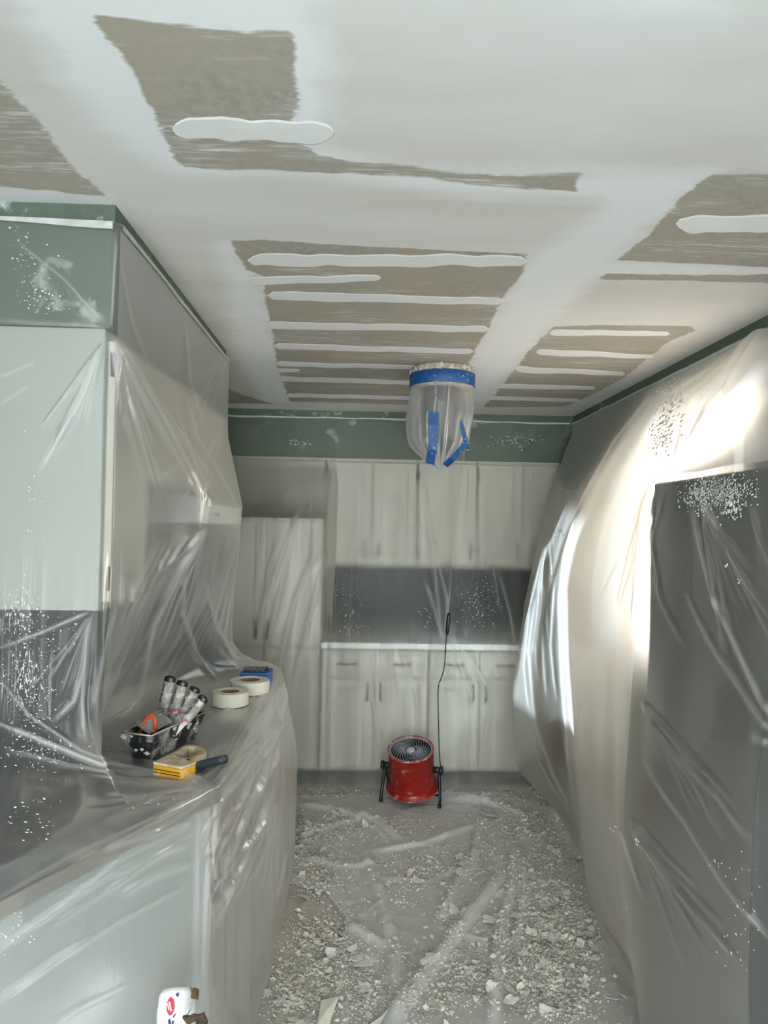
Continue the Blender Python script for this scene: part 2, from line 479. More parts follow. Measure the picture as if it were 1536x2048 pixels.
def apply_creases(G, N, creases, toward_cam=True):
    """creases traced on the photograph: (points, half width px, height m, whiteness)"""
    P = pix(G.reshape(-1, 3)); nrm = N.reshape(-1, 3)
    disp = np.zeros(len(P)); att = np.zeros(len(P))
    for pts, wpx, amp, wh in creases:
        pts = np.asarray(pts, float)
        lo = pts.min(0) - 4 * wpx; hi = pts.max(0) + 4 * wpx
        m = np.where((P > lo).all(1) & (P < hi).all(1))[0]
        if not len(m): continue
        d, t = seg_dist(P[m], pts)
        taper = np.clip(np.minimum(t, 1 - t) * 6 + 0.15, 0, 1)
        g = np.exp(-(d / wpx) ** 2) * taper
        disp[m] += amp * g; att[m] = np.maximum(att[m], wh * np.exp(-(d / (0.6 * wpx)) ** 2) * taper)
    sgn = np.sign(((EYE_P - G.reshape(-1, 3)) * nrm).sum(1))[:, None] if toward_cam else 1.0
    return (G.reshape(-1, 3) + nrm * sgn * disp[:, None]).reshape(G.shape), att.reshape(G.shape[:2])


def scatter_crumbs(name, G, N, spots, parent, mat='spat', lift=0.003):
    """plaster crumbs stuck to a sheet: spots = (px, py, rx, ry, count, size m)"""
    Pg = pix(G.reshape(-1, 3)); pts = G.reshape(-1, 3); nr = N.reshape(-1, 3)
    mb = MB()
    for x, y, rx, ry, n, sz in spots:
        m = np.where((abs(Pg[:, 0] - x) < rx) & (abs(Pg[:, 1] - y) < ry))[0]
        if not len(m): continue
        for k in range(n):
            tx, ty = x + rng.normal() * rx * 0.45, y + rng.normal() * ry * 0.45
            i = m[np.argmin((Pg[m, 0] - tx) ** 2 + (Pg[m, 1] - ty) ** 2)]
            p = pts[i]; nn = nr[i] * np.sign((EYE_P - p) @ nr[i])
            a = np.cross(nn, [0.2, 0.3, 1]); a /= np.linalg.norm(a) + 1e-9; b = np.cross(nn, a)
            s = sz * rng.uniform(0.4, 1.3); j = p + nn * lift + a * rng.normal() * 0.005 + b * rng.normal() * 0.005
            q = rng.uniform(0, 6.28); asp = rng.uniform(0.35, 1.0)
            ring = [j + s * rng.uniform(0.6, 1.1) * (a * math.cos(q + t) + asp * b * math.sin(q + t)) for t in (0, 1.3, 2.5, 3.8, 5.1)]
            mb.add(ring + [j + nn * s * 0.45], [(t, (t + 1) % 5, 5) for t in range(5)])
    o = mb.build(name, mat, parent); o['kind'] = 'stuff'
    return o


# ------------------------------------------------------------------ the room
CEIL = 2.44
XL, XR, YB = -0.975, 1.465, 5.33          # kitchen walls
SOFX, SOFZ = -0.632, 2.13                 # left soffit face, underside
fl = MB().box(-2.4, 1.6, -2.75, YB + 0.1, -0.1, 0.0).build('floor', 'floor'); struct(fl, 'dusty pale grey floor under the drop sheet')
# walls
struct(MB().box(XL - 0.12, XL, 0.45, YB + 0.1, 0, CEIL).build('wall_left', 'green'))
struct(MB().box(XL, XR, YB, YB + 0.1, 0, CEIL).build('wall_back', 'green'))
WY0, WY1, WZ0, WZ1 = 2.45, 3.56, 1.08, 2.22
mb = MB(); mb.box(XR, XR + 0.14, -2.63, WY0, 0, CEIL); mb.box(XR, XR + 0.14, WY1, YB + 0.1, 0, CEIL)
mb.box(XR, XR + 0.14, WY0, WY1, 0, WZ0); mb.box(XR, XR + 0.14, WY0, WY1, WZ1, CEIL)
struct(mb.build('wall_right', 'green'))
mb = MB(); mb.box(-2.4, XL - 0.12, 0.45, 0.57, 0, CEIL); struct(mb.build('wall_dining_left_return', 'wall_far'))
struct(MB().box(-2.5, -2.4, -2.75, 0.57, 0, CEIL).build('wall_dining_left', 'wall_far'))
DX0, DX1, DZ1 = -1.25, 1.35, 2.15
mb = MB(); mb.box(-2.5, DX0, -2.75, -2.63, 0, CEIL); mb.box(DX1, 1.605, -2.75, -2.63, 0, CEIL); mb.box(DX0, DX1, -2.75, -2.63, DZ1, CEIL)
struct(mb.build('wall_rear', 'wall_far'))
# garden door behind the camera and kitchen window (frames and panes)
dr = struct(MB().box(DX0, DX0 + 0.06, -2.74, -2.66, 0, DZ1).box(DX1 - 0.06, DX1, -2.74, -2.66, 0, DZ1).box(DX0, DX1, -2.74, -2.66, DZ1 - 0.06, DZ1)
            .box(DX0, DX1, -2.74, -2.66, 0, 0.05).box(0.01, 0.09, -2.74, -2.66, 0, DZ1).build('door_1', 'frame_white'))
for a, b in ((DX0 + 0.06, 0.01), (0.09, DX1 - 0.06)): MB().box(a, b, -2.705, -2.699, 0.05, DZ1 - 0.06).build('pane', 'glass', dr)
wd = struct(MB().box(XR + 0.05, XR + 0.11, WY0, WY0 + 0.05, WZ0, WZ1).box(XR + 0.05, XR + 0.11, WY1 - 0.05, WY1, WZ0, WZ1)
            .box(XR + 0.05, XR + 0.11, WY0, WY1, WZ1 - 0.05, WZ1).box(XR + 0.05, XR + 0.11, WY0, WY1, WZ0, WZ0 + 0.05)
            .box(XR + 0.06, XR + 0.10, 2.92, 2.96, WZ0, WZ1).build('window_1', 'frame_white'))
for a, b in ((WY0 + 0.05, 2.92), (2.96, WY1 - 0.05)): MB().box(XR + 0.078, XR + 0.082, a, b, WZ0 + 0.05, WZ1 - 0.05).build('pane', 'glass', wd)
MB().box(XR - 0.02, XR + 0.14, WY0 - 0.04, WY1 + 0.04, WZ0 - 0.03, WZ0).build('window_sill', 'frame_white', wd)

# soffits
struct(MB().box(XL, SOFX, 1.828, 3.33, SOFZ, CEIL).build('wall_soffit_left', 'green'))
struct(MB().box(XL, XR, 4.985, YB, SOFZ - 0.01, CEIL).build('wall_soffit_back', 'green'))

# ceiling: a fine grid carrying the signed distance into each bare (unskimmed) area
BARE = [
    [(193, 31), (325, 45), (400, 53), (580, 62), (595, 115), (598, 235), (600, 285), (640, 312), (768, 328), (930, 345), (1040, 350),
     (1160, 345), (1150, 382), (1050, 378), (930, 368), (800, 350), (640, 345), (480, 338), (365, 336), (340, 300), (310, 245), (305, 220), (280, 170), (240, 110), (200, 55)],
    [(-200, -40), (-40, 90), (0, 160), (35, 200), (100, 262), (105, 285), (150, 340), (217, 394), (100, 381), (0, 376), (-200, 370)],
    [(460, 480), (560, 482), (768, 494), (920, 503), (1058, 508), (1045, 545), (1005, 600), (980, 650), (950, 700), (930, 760), (890, 812),
     (700, 806), (580, 803), (555, 740), (550, 700), (532, 600), (525, 552), (490, 540)],
    [(1425, 350), (1700, 342), (1700, 545), (1400, 527), (1330, 525), (1235, 520), (1290, 475), (1320, 445), (1350, 400)],
    [(1192, 557), (1215, 546), (1320, 549), (1600, 549), (1600, 567), (1460, 564), (1320, 560), (1215, 561)],
    [(1105, 653), (1200, 650), (1385, 652), (1392, 662), (1340, 682), (1300, 712), (1250, 755), (1180, 792), (1130, 813), (965, 815), (990, 790), (1020, 750), (1055, 705), (1090, 670)],
    [(448, 772), (480, 788), (545, 807), (452, 807)],
]
xs = np.arange(XL - 0.12, XR + 0.15, 0.0125); ys = np.arange(0.45, YB + 0.11, 0.0125)
gx, gy = np.meshgrid(xs, ys, indexing='ij')
PG = np.stack([gx.ravel(), gy.ravel()], -1)
sd = np.full(len(PG), -9.0)
for poly in BARE:
    pl = np.array([atz(x, y, CEIL)[:2] for x, y in poly])
    d, _ = seg_dist(PG, pl, True)
    sd = np.maximum(sd, np.where(inside(PG, pl), d, -d))
FRESH = [  # areas of newer, whiter compound
    [(-60, -60), (655, -60), (652, 60), (668, 200), (650, 292), (768, 332), (1000, 347), (1170, 343), (1430, 338), (1400, 388), (1160, 402), (960, 396), (760, 372), (520, 350), (360, 350), (240, 300), (130, 160), (40, 60)],
    [(1160, 343), (1430, 343), (1345, 420), (1240, 520), (1110, 640), (970, 800), (900, 815), (950, 700), (1005, 600), (1058, 508), (1200, 420)],
    [(430, 478), (465, 480), (530, 560), (547, 650), (585, 806), (520, 806), (480, 720), (445, 600)],
    [(1090, -50), (1470, -50), (1440, 28), (1260, 40), (1180, 18)],
    [(1060, 520), (1235, 520), (1600, 535), (1600, 552), (1190, 556), (1090, 570)],
    [(-200, 372), (0, 378), (215, 396), (235, 410), (-200, 410)],
]
tone = np.full(len(PG), -9.0)
for poly in FRESH:
    pl = np.array([atz(x, y, CEIL)[:2] for x, y in poly])
    d, _ = seg_dist(PG, pl, True)
    tone = np.maximum(tone, np.where(inside(PG, pl), d, -d))
Gc = np.stack([gx, gy, np.full_like(gx, CEIL)], -1)
ceil = sheet_mesh('ceiling', Gc, xs, ys, 'ceiling', {'bare': np.clip(sd, -0.5, 0.5), 'fresh': np.clip(tone, -0.5, 0.5)})
struct(ceil, 'drywall ceiling with bare taupe patches, smeared and striped with white joint compound')
mb = MB(); mb.box(-2.5, 1.605, -2.75, 0.45, CEIL, CEIL + 0.1); mb.box(-2.5, 1.605, 0.45, YB + 0.1, CEIL + 0.004, CEIL + 0.1)
MB.build(mb, 'ceiling_slab', 'wall_far', ceil)
# raised strips of joint compound
STRIPS = [((345, 258), (668, 266), 23, 22), ((495, 519), (1055, 521), 12, 11), ((490, 563), (762, 555), 9, 6), ((535, 590), (1008, 603), 9, 7), ((533, 650), (978, 658), 7, 6),
          ((548, 692), (948, 703), 6, 5), ((552, 727), (835, 735), 5, 4), ((548, 741), (600, 741), 4.5, 3), ((556, 757), (850, 766), 5, 4),
          ((572, 790), (850, 797), 4, 3.5), ((1352, 446), (1620, 448), 17, 17), ((1098, 665), (1340, 667), 6, 4), ((1072, 704), (1308, 713), 6.5, 4),
          ((1030, 737), (1250, 748), 6.5, 4), ((986, 771), (1190, 776), 5, 3.5), ((966, 795), (1160, 801), 4, 3)]
for si, (a, b, w0, w1) in enumerate(STRIPS):
    n = 46; top = []; bot = []
    for k in range(n + 1):
        t = k / n
        x = a[0] + (b[0] - a[0]) * t; y = a[1] + (b[1] - a[1]) * t
        hw = w0 + (w1 - w0) * t
        endr = min(1, math.sqrt(max(0, min(t, 1 - t) * abs(b[0] - a[0]) / (1.6 * hw))) + 0.05)
        wob = 1.2 * (float(vnoise2(np.array(x / 60.0), np.array(si * 7.3), 3)) - 0.5) * 0.35 * hw
        wt = hw * endr * (0.85 + 0.35 * float(vnoise2(np.array(x / 28.0), np.array(si * 3.1), 5)))
        wl = hw * endr * (0.85 + 0.35 * float(vnoise2(np.array(x / 33.0), np.array(si * 5.7), 9)))
        top.append(atz(x, y + wob - wt, CEIL)[:2]); bot.append(atz(x, y + wob + wl, CEIL)[:2])
    mb = MB(); V = []
    for p in top: V.append((*p, CEIL - 0.0006))
    for p in bot: V.append((*p, CEIL - 0.0006))
    for p, q in zip(top, bot): V.append((*(0.92 * p + 0.08 * q), CEIL - 0.0022))
    for p, q in zip(top, bot): V.append((*(0.08 * p + 0.92 * q), CEIL - 0.0022))
    m = n + 1; Fs = []
    for k in range(n):
        Fs += [(k, k + 1, 2 * m + k + 1, 2 * m + k), (2 * m + k, 2 * m + k + 1, 3 * m + k + 1, 3 * m + k), (3 * m + k, 3 * m + k + 1, m + k + 1, m + k)]
    mb.add(V, Fs); mb.build('joint_compound_strip', 'mudstrip', ceil)


# ------------------------------------------------------------------ cabinets
def panel_door(parent, o, wv, hv, nv_, mat='cream', inset=0.055, th=0.02, name='door'):
    """framed door: o = lower corner on the carcass face; wv, hv = width/height vectors; nv_ = outward unit normal"""
    o, wv, hv, nv_ = (np.array(q, float) for q in (o, wv, hv, nv_))
    W = np.linalg.norm(wv); Hh = np.linalg.norm(hv); wu = wv / W; hu = hv / Hh; ii = min(inset, W * 0.25, Hh * 0.3)
    mb = MB()
    mb.obox(o, wu * ii, hv, nv_ * th); mb.obox(o + wu * (W - ii), wu * ii, hv, nv_ * th)
    mb.obox(o + wu * ii, wu * (W - 2 * ii), hu * ii, nv_ * th); mb.obox(o + wu * ii + hu * (Hh - ii), wu * (W - 2 * ii), hu * ii, nv_ * th)
    mb.obox(o + wu * ii + hu * ii, wu * (W - 2 * ii), hu * (Hh - 2 * ii), nv_ * th * 0.55)
    return mb.build(name, mat, parent, parent_origin(parent), bevel=0.002)


def parent_origin(p): return tuple(p['_o']) if p is not None and '_o' in p else (0, 0, 0)


def croot(name, loc, label, cat, group=None):
    e = root(name, loc, label, cat, group); e['_o'] = list(loc); return e


def handle(parent, door, p, axis, L, nv_, mat='nickel'):
    p = np.array(p, float); axis = np.array(axis, float); nv_ = np.array(nv_, float)
    pts = [p, p + nv_ * 0.024 + axis * 0.008, p + nv_ * 0.028 + axis * L * 0.5, p + nv_ * 0.024 + axis * (L - 0.008), p + axis * L]
    return MB().tube(pts, 0.005, 8).build('handle', mat, door, parent_origin(parent), smooth=True)


def hinge(parent, door, p, nv_, side):
    p = np.array(p, float); mb = MB()
    mb.tube([p - np.array([0, 0, 0.03]), p + np.array([0, 0, 0.03])], 0.006, 8)
    mb.obox(p + np.array(side) * 0.002 + np.array([0, 0, -0.022]), np.array(side) * 0.022, (0, 0, 0.044), np.array(nv_) * 0.003)
    return mb.build('hinge', 'nickel', door, parent_origin(parent))


# --- left run, uppers
cf = SOFX - 0.018
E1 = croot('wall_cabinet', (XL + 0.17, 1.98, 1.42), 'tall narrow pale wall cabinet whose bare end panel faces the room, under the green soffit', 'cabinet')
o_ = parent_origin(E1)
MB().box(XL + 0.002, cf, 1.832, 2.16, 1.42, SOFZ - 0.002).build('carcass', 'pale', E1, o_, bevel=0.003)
d = panel_door(E1, (cf, 1.852, 1.44), (0, 0.29, 0), (0, 0, 0.66), (1, 0, 0))
for z in (1.50, 2.04): hinge(E1, d, (cf + 0.016, 1.846, z), (1, 0, 0), (0, 1, 0))
E2 = croot('wall_cabinet', (XL + 0.17, 2.74, 1.76), 'short cream wall cabinet directly above the range hood', 'cabinet')
o_ = parent_origin(E2)
MB().box(XL + 0.002, cf, 2.165, 3.32, 1.76, SOFZ - 0.002).build('carcass', 'cream', E2, o_, bevel=0.003)
for y in (2.18, 2.565, 2.95):
    d = panel_door(E2, (cf, y, 1.78), (0, 0.365, 0), (0, 0, 0.33), (1, 0, 0))
HD = croot('range_hood', (XL + 0.2, 2.93, 1.645), 'white range hood with sloping front under short wall cabinet', 'hood'); o_ = parent_origin(HD)
hx = -0.548
mb = MB(); prof = [(XL + 0.002, 1.645), (hx, 1.645), (hx, 1.715), (cf - 0.02, 1.757), (XL + 0.002, 1.757)]
n = len(prof); V = [(x, 2.605, z) for x, z in prof] + [(x, 3.255, z) for x, z in prof]
mb.add(V, [tuple(range(n)), tuple(range(n, 2 * n))[::-1]] + [(i, (i + 1) % n, n + (i + 1) % n, n + i) for i in range(n)])
mb.build('shell', 'white', HD, o_, bevel=0.004)
MB().box(XL + 0.06, hx - 0.04, 2.66, 3.2, 1.640, 1.6445).build('filter', 'steel', HD, o_)
for y in (2.72, 2.76): MB().box(hx, hx + 0.006, y, y + 0.022, 1.672, 1.684).build('switch', 'black', HD, o_)
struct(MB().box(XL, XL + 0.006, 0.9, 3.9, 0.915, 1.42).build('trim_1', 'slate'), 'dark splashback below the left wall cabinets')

# --- left run, base
CA, CB = np.array([-0.394, 2.027]), np.array([-0.681, 1.435]); cd = (CB - CA) / np.linalg.norm(CB - CA)
cn = np.array([-cd[1], cd[0]]); cn = cn if cn[0] > 0 else -cn            # outward normal of the slanted end
tw = (XL + 0.002 - CA[0]) / cd[0]; CW = CA + cd * tw
ct = MB().prism([tuple(CA), (-0.394, 2.60), (XL + 0.002, 2.60), tuple(CW)], 0.874, 0.911)
ctop = ct.build('worktop', 'counter', None, (-0.6, 2.0, 0.874), bevel=0.003)
tag(ctop, 'grey laminate worktop with slanted end, dusty, carrying the plastering tools', 'worktop')
ed = MB(); ed.obox((*(CA + cn * 0.0005), 0.874), (*(cd * tw), 0), (0, 0, 0.036), (*(cn * 0.006), 0)); ed.box(-0.3935, -0.388, 2.03, 2.598, 0.874, 0.910)
ed.build('edge_band', 'edge', ctop, (-0.6, 2.0, 0.874))
BC = croot('base_cabinet', (-0.62, 2.15, 0), 'cream base cabinet with slanted blank end panel below the worktop', 'cabinet'); o_ = parent_origin(BC)
ia = CA - cn * 0.012 + np.array([-0.006, 0.0]); ib = ia + cd * ((XL + 0.004 - ia[0]) / cd[0])
fx = ia[0]
MB().prism([tuple(ia), (fx, 2.59), (XL + 0.004, 2.59), tuple(ib)], 0.10, 0.873).build('carcass', 'panel', BC, o_, bevel=0.002)
MB().prism([tuple(ia - cn * 0.06), (fx - 0.06, 2.59), (XL + 0.004, 2.59), tuple(ia - cn * 0.06 + cd * ((XL + 0.004 - (ia - cn * 0.06)[0]) / cd[0]))], 0.0, 0.099).build('plinth', 'toe', BC, o_)
MB().obox((*(ia + cn * 0.0005), 0.11), (*(cd * 0.05), 0), (0, 0, 0.76), (*(cn * 0.012), 0)).build('corner_trim', 'white', BC, o_, bevel=0.002)
dd = panel_door(BC, (fx, 2.06, 0.13), (0, 0.44, 0), (0, 0, 0.58), (1, 0, 0)); hinge(BC, dd, (fx + 0.018, 2.052, 0.62), (1, 0, 0), (0, 1, 0)); hinge(BC, dd, (fx + 0.018, 2.052, 0.22), (1, 0, 0), (0, 1, 0))
handle(BC, dd, (fx + 0.02, 2.46, 0.58), (0, 0, 1), 0.1, (1, 0, 0))
dw = panel_door(BC, (fx, 2.06, 0.725), (0, 0.44, 0), (0, 0, 0.135), (1, 0, 0), inset=0.02, name='drawer'); handle(BC, dw, (fx + 0.02, 2.23, 0.79), (0, 1, 0), 0.1, (1, 0, 0))
RG = croot('kitchen_range', (-0.69, 2.98, 0), 'white kitchen range standing beside the base cabinet under plastic', 'range'); o_ = parent_origin(RG)
MB().box(XL + 0.01, -0.425, 2.63, 3.35, 0.03, 0.905).build('body', 'white', RG, o_, bevel=0.006)
MB().box(XL + 0.01, -0.40, 2.625, 3.355, 0.905, 0.918).build('cooktop', 'counter', RG, o_, bevel=0.003)
od = MB().box(-0.424, -0.395, 2.65, 3.33, 0.26, 0.72).build('oven_door', 'white', RG, o_, bevel=0.006); handle(RG, od, (-0.395, 2.72, 0.69), (0, 1, 0), 0.54, (1, 0, 0), 'steel')
MB().box(-0.424, -0.40, 2.65, 3.33, 0.06, 0.245).build('drawer', 'white', RG, o_, bevel=0.005)
for k in range(4):
    kb = MB().tube([(-0.424, 2.74 + 0.16 * k, 0.81), (-0.40, 2.74 + 0.16 * k, 0.81)], 0.019, 16).build('knob', 'black', RG, o_)
MB().box(XL + 0.012, XL + 0.05, 2.63, 3.35, 0.919, 1.06).build('backguard', 'white', RG, o_, bevel=0.004)
EC = croot('base_cabinet', (-0.69, 3.54, 0), 'cream end base cabinet on the far side of the kitchen range', 'cabinet'); o_ = parent_origin(EC)
MB().box(XL + 0.004, -0.43, 3.38, 3.69, 0.10, 0.873).build('carcass', 'cream', EC, o_, bevel=0.002)
MB().box(XL + 0.004, -0.49, 3.38, 3.69, 0.0, 0.099).build('plinth', 'toe', EC, o_)
dd = panel_door(EC, (-0.43, 3.395, 0.13), (0, 0.28, 0), (0, 0, 0.72), (1, 0, 0)); handle(EC, dd, (-0.41, 3.43, 0.7), (0, 0, 1), 0.1, (1, 0, 0))
tp = MB().box(XL + 0.002, -0.40, 3.365, 3.705, 0.874, 0.911).build('worktop', 'counter', None, (-0.69, 3.54, 0.874), bevel=0.003)
tag(tp, 'short grey worktop piece with dark front beyond the kitchen range', 'worktop')

# --- back run
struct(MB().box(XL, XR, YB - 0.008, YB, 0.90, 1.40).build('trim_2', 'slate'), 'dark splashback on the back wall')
UY = 5.005
ub = [(-0.95, -0.60), (-0.595, -0.24), (-0.235, 0.385), (0.39, 0.79), (0.795, 1.455)]


def upper(x0, x1, z0, label, splits):
    e = croot('wall_cabinet', ((x0 + x1) / 2, 5.16, z0), label, 'cabinet'); o_ = parent_origin(e)
    MB().box(x0, x1, UY, YB - 0.01, z0, SOFZ - 0.014).build('carcass', 'cream', e, o_, bevel=0.002)
    xs_ = [x0] + splits + [x1]
    for i in range(len(xs_) - 1):
        a, b = xs_[i] + 0.01, xs_[i + 1] - 0.01
        d = panel_door(e, (a, UY - 0.02, z0 + 0.02), (b - a, 0, 0), (0, 0, SOFZ - 0.014 - z0 - 0.05), (0, -1, 0), th=0.02) if False else \
            panel_door(e, (a, UY, z0 + 0.02), (b - a, 0, 0), (0, 0, SOFZ - 0.064 - z0), (0, -1, 0))
        hx_ = b - 0.035 if i % 2 == 0 else a + 0.035
        handle(e, d, (hx_, UY - 0.02, z0 + 0.06), (0, 0, 1), 0.11, (0, -1, 0))
        hs_ = a if i % 2 == 0 else b
        for z in (z0 + 0.1, SOFZ - 0.13): hinge(e, d, (hs_, UY - 0.016, z), (0, -1, 0), (1 if i % 2 == 0 else -1, 0, 0))


upper(-0.95, -0.245, 1.70, 'cream double wall cabinet over the tall pantry at the end wall, behind plastic', [-0.6])
upper(-0.24, 0.385, 1.365, 'cream double wall cabinet between pantry top and the hanging bagged lamp, behind plastic', [0.075])
upper(0.39, 0.80, 1.365, 'narrow cream wall cabinet right over the cord outlet, behind plastic', [])
upper(0.805, 1.455, 1.365, 'cream double wall cabinet in the corner beside the windowed wall, behind plastic', [1.12])
PT = croot('pantry_cabinet', (-0.6, 4.98, 0), 'tall cream pantry cabinet standing on floor against the end wall', 'cabinet'); o_ = parent_origin(PT)
PY = 4.66
MB().box(-0.95, -0.245, PY, YB - 0.01, 0.10, 1.69).build('carcass', 'cream', PT, o_, bevel=0.002)
MB().box(-0.95, -0.245, PY + 0.07, YB - 0.01, 0.0, 0.099).build('plinth', 'toe', PT, o_)
for a, b, hh in ((-0.94, -0.605, -0.645), (-0.59, -0.255, -0.57)):
    d = panel_door(PT, (a, PY, 0.88), (b - a, 0, 0), (0, 0, 0.79), (0, -1, 0)); handle(PT, d, (hh, PY - 0.02, 0.92), (0, 0, 1), 0.12, (0, -1, 0))
    d = panel_door(PT, (a, PY, 0.12), (b - a, 0, 0), (0, 0, 0.74), (0, -1, 0)); handle(PT, d, (hh, PY - 0.02, 0.20), (0, 0, 1), 0.12, (0, -1, 0))


def base(x0, x1, label, nd):
    e = croot('base_cabinet', ((x0 + x1) / 2, 4.98, 0), label, 'cabinet'); o_ = parent_origin(e)
    MB().box(x0, x1, PY, YB - 0.01, 0.10, 0.873).build('carcass', 'cream', e, o_, bevel=0.002)
    MB().box(x0, x1, PY + 0.07, YB - 0.01, 0.0, 0.099).build('plinth', 'toe', e, o_)
    wdt = (x1 - x0) / nd
    for i in range(nd):
        a, b = x0 + wdt * i + 0.008, x0 + wdt * (i + 1) - 0.008
        d = panel_door(e, (a, PY, 0.70), (b - a, 0, 0), (0, 0, 0.155), (0, -1, 0), inset=0.02, name='drawer'); handle(e, d, ((a + b) / 2 - 0.055, PY - 0.02, 0.775), (1, 0, 0), 0.11, (0, -1, 0))
        d = panel_door(e, (a, PY, 0.125), (b - a, 0, 0), (0, 0, 0.55), (0, -1, 0)); handle(e, d, ((b - 0.035) if i % 2 == 0 else (a + 0.035), PY - 0.02, 0.54), (0, 0, 1), 0.11, (0, -1, 0))


base(-0.24, 0.45, 'cream double base cabinet between the pantry and the red fan, behind plastic', 2)
base(0.455, 1.10, 'cream double base cabinet behind the red fan cord, under the end worktop', 2)
base(1.105, 1.455, 'cream corner base cabinet half hidden by bulging plastic', 1)
tp = MB().box(-0.24, XR - 0.005, 4.60, YB - 0.01, 0.874, 0.911).build('worktop', 'white', None, (0.6, 4.98, 0.874), bevel=0.004)
tag(tp, 'long pale worktop along the end wall behind hanging plastic', 'worktop')

# --- fridge
FX, FY0, FY1, FZ = 0.925, 1.585, 2.262, 1.795
FR = croot('refrigerator', ((FX + XR) / 2, (FY0 + FY1) / 2, 0), 'black refrigerator shrouded in plastic against the windowed wall', 'refrigerator'); o_ = parent_origin(FR)
MB().box(FX, XR - 0.01, FY0 + 0.075, FY1, 0.03, FZ).build('body', 'fridge', FR, o_, bevel=0.006)
for z0, z1 in ((0.08, 1.16), (1.175, FZ)):
    d = MB().box(FX, XR - 0.01, FY0, FY0 + 0.065, z0, z1).build('door', 'fridge', FR, o_, bevel=0.012)
    handle(FR, d, (XR - 0.08, FY0, (z1 - 0.5) if z0 < 0.5 else z0 + 0.05), (0, 0, 1), 0.42, (0, -1, 0), 'nickel')
MB().box(FX + 0.01, XR - 0.02, FY0 + 0.0655, FY0 + 0.0745, 0.09, FZ - 0.01).build('gasket', 'hub', FR, o_)
MB().box(FX + 0.07, XR - 0.02, FY0 + 0.03, FY1 - 0.03, 0.0, 0.03).build('foot_rail', 'black', FR, o_)

# ------------------------------------------------------------------ plastic sheets
# left sheet: columns run from the bare end round the corner and along the run; rows run top edge -> floor
sx = SOFX + 0.014; ey = 1.812
diag = lambda t, off=0.012: CA + cd * t + cn * off
TOP, SB, CM = 2.392, 2.125, 1.80
p1, p2, p3, p4 = diag(tw * 0.98), diag(0.66), diag(0.22), diag(0.02)
L = []
L.append([(XL + 0.01, ey, TOP), (XL + 0.01, ey, 2.26), (XL + 0.01, ey, SB), (XL + 0.01, ey, CM), (XL + 0.01, ey, 1.42), (XL + 0.02, ey - 0.05, 1.17), (XL + 0.03, 1.55, 0.98), (XL + 0.035, 1.25, 0.925), (*p1, 0.918), (*(p1 + cn * 0.012), 0.5), (*(p1 + cn * 0.02), 0.01)])
L.append([(-0.80, ey, TOP), (-0.80, ey, 2.26), (-0.80, ey, SB), (-0.80, ey, CM), (-0.80, ey, 1.42), (-0.80, ey, 1.17), (-0.76, 1.64, 1.0), (-0.735, 1.48, 0.928), (*p2, 0.918), (*(p2 + cn * 0.008), 0.5), (*(p2 + cn * 0.02), 0.01)])
L.append([(sx - 0.016, ey, TOP), (sx - 0.016, ey, 2.26), (sx - 0.016, ey, SB), (sx - 0.022, ey, CM), (sx - 0.03, ey, 1.42), (-0.665, ey + 0.02, 1.17), (-0.62, 1.87, 0.99), (-0.555, 1.85, 0.926), (*p3, 0.918), (*(p3 + cn * 0.008), 0.5), (*(p3 + cn * 0.02), 0.01)])
L.append([(sx, ey + 0.016, TOP), (sx, ey + 0.016, 2.26), (sx, ey + 0.016, SB), (sx, ey + 0.02, CM), (sx - 0.005, ey + 0.04, 1.42), (-0.66, 1.93, 1.17), (-0.70, 2.03, 0.99), (-0.56, 2.01, 0.922), (*p4, 0.919), (*(p4 + cn * 0.008), 0.5), (*(p4 + cn * 0.03), 0.01)])
L.append([(sx, 1.95, TOP), (sx, 1.95, 2.26), (sx, 1.95, SB), (sx + 0.004, 1.97, CM), (sx, 2.0, 1.43), (-0.68, 2.04, 1.17), (-0.80, 2.09, 0.98), (-0.60, 2.09, 0.9195), (-0.376, 2.045, 0.9195), (-0.352, 2.06, 0.5), (-0.345, 2.08, 0.01)])
L.append([(sx, 2.16, TOP - 0.004), (sx, 2.16, 2.26), (sx, 2.16, SB), (sx + 0.006, 2.18, CM), (sx - 0.01, 2.22, 1.44), (-0.74, 2.24, 1.17), (-0.88, 2.26, 0.97), (-0.62, 2.26, 0.9195), (-0.376, 2.24, 0.9195), (-0.338, 2.24, 0.5), (-0.33, 2.25, 0.01)])
L.append([(sx, 2.45, TOP), (sx, 2.45, 2.26), (sx, 2.45, SB), (sx + 0.03, 2.45, CM), (-0.57, 2.46, 1.60), (-0.70, 2.48, 1.25), (-0.86, 2.50, 0.97), (-0.62, 2.48, 0.9195), (-0.376, 2.46, 0.9195), (-0.33, 2.46, 0.5), (-0.318, 2.46, 0.01)])
L.append([(sx, 2.60, TOP + 0.003), (sx, 2.60, 2.26), (sx, 2.60, SB), (-0.532, 2.592, 1.725), (-0.534, 2.592, 1.64), (-0.62, 2.63, 1.32), (-0.82, 2.70, 0.99), (-0.62, 2.66, 0.928), (-0.372, 2.63, 0.928), (-0.325, 2.62, 0.5), (-0.312, 2.62, 0.01)])
L.append([(sx, 2.93, TOP), (sx, 2.93, 2.26), (sx, 2.93, SB), (-0.528, 2.93, 1.728), (-0.532, 2.93, 1.64), (-0.60, 2.97, 1.34), (-0.76, 3.02, 1.0), (-0.62, 3.02, 0.928), (-0.358, 3.02, 0.928), (-0.318, 2.98, 0.5), (-0.302, 3.0, 0.01)])
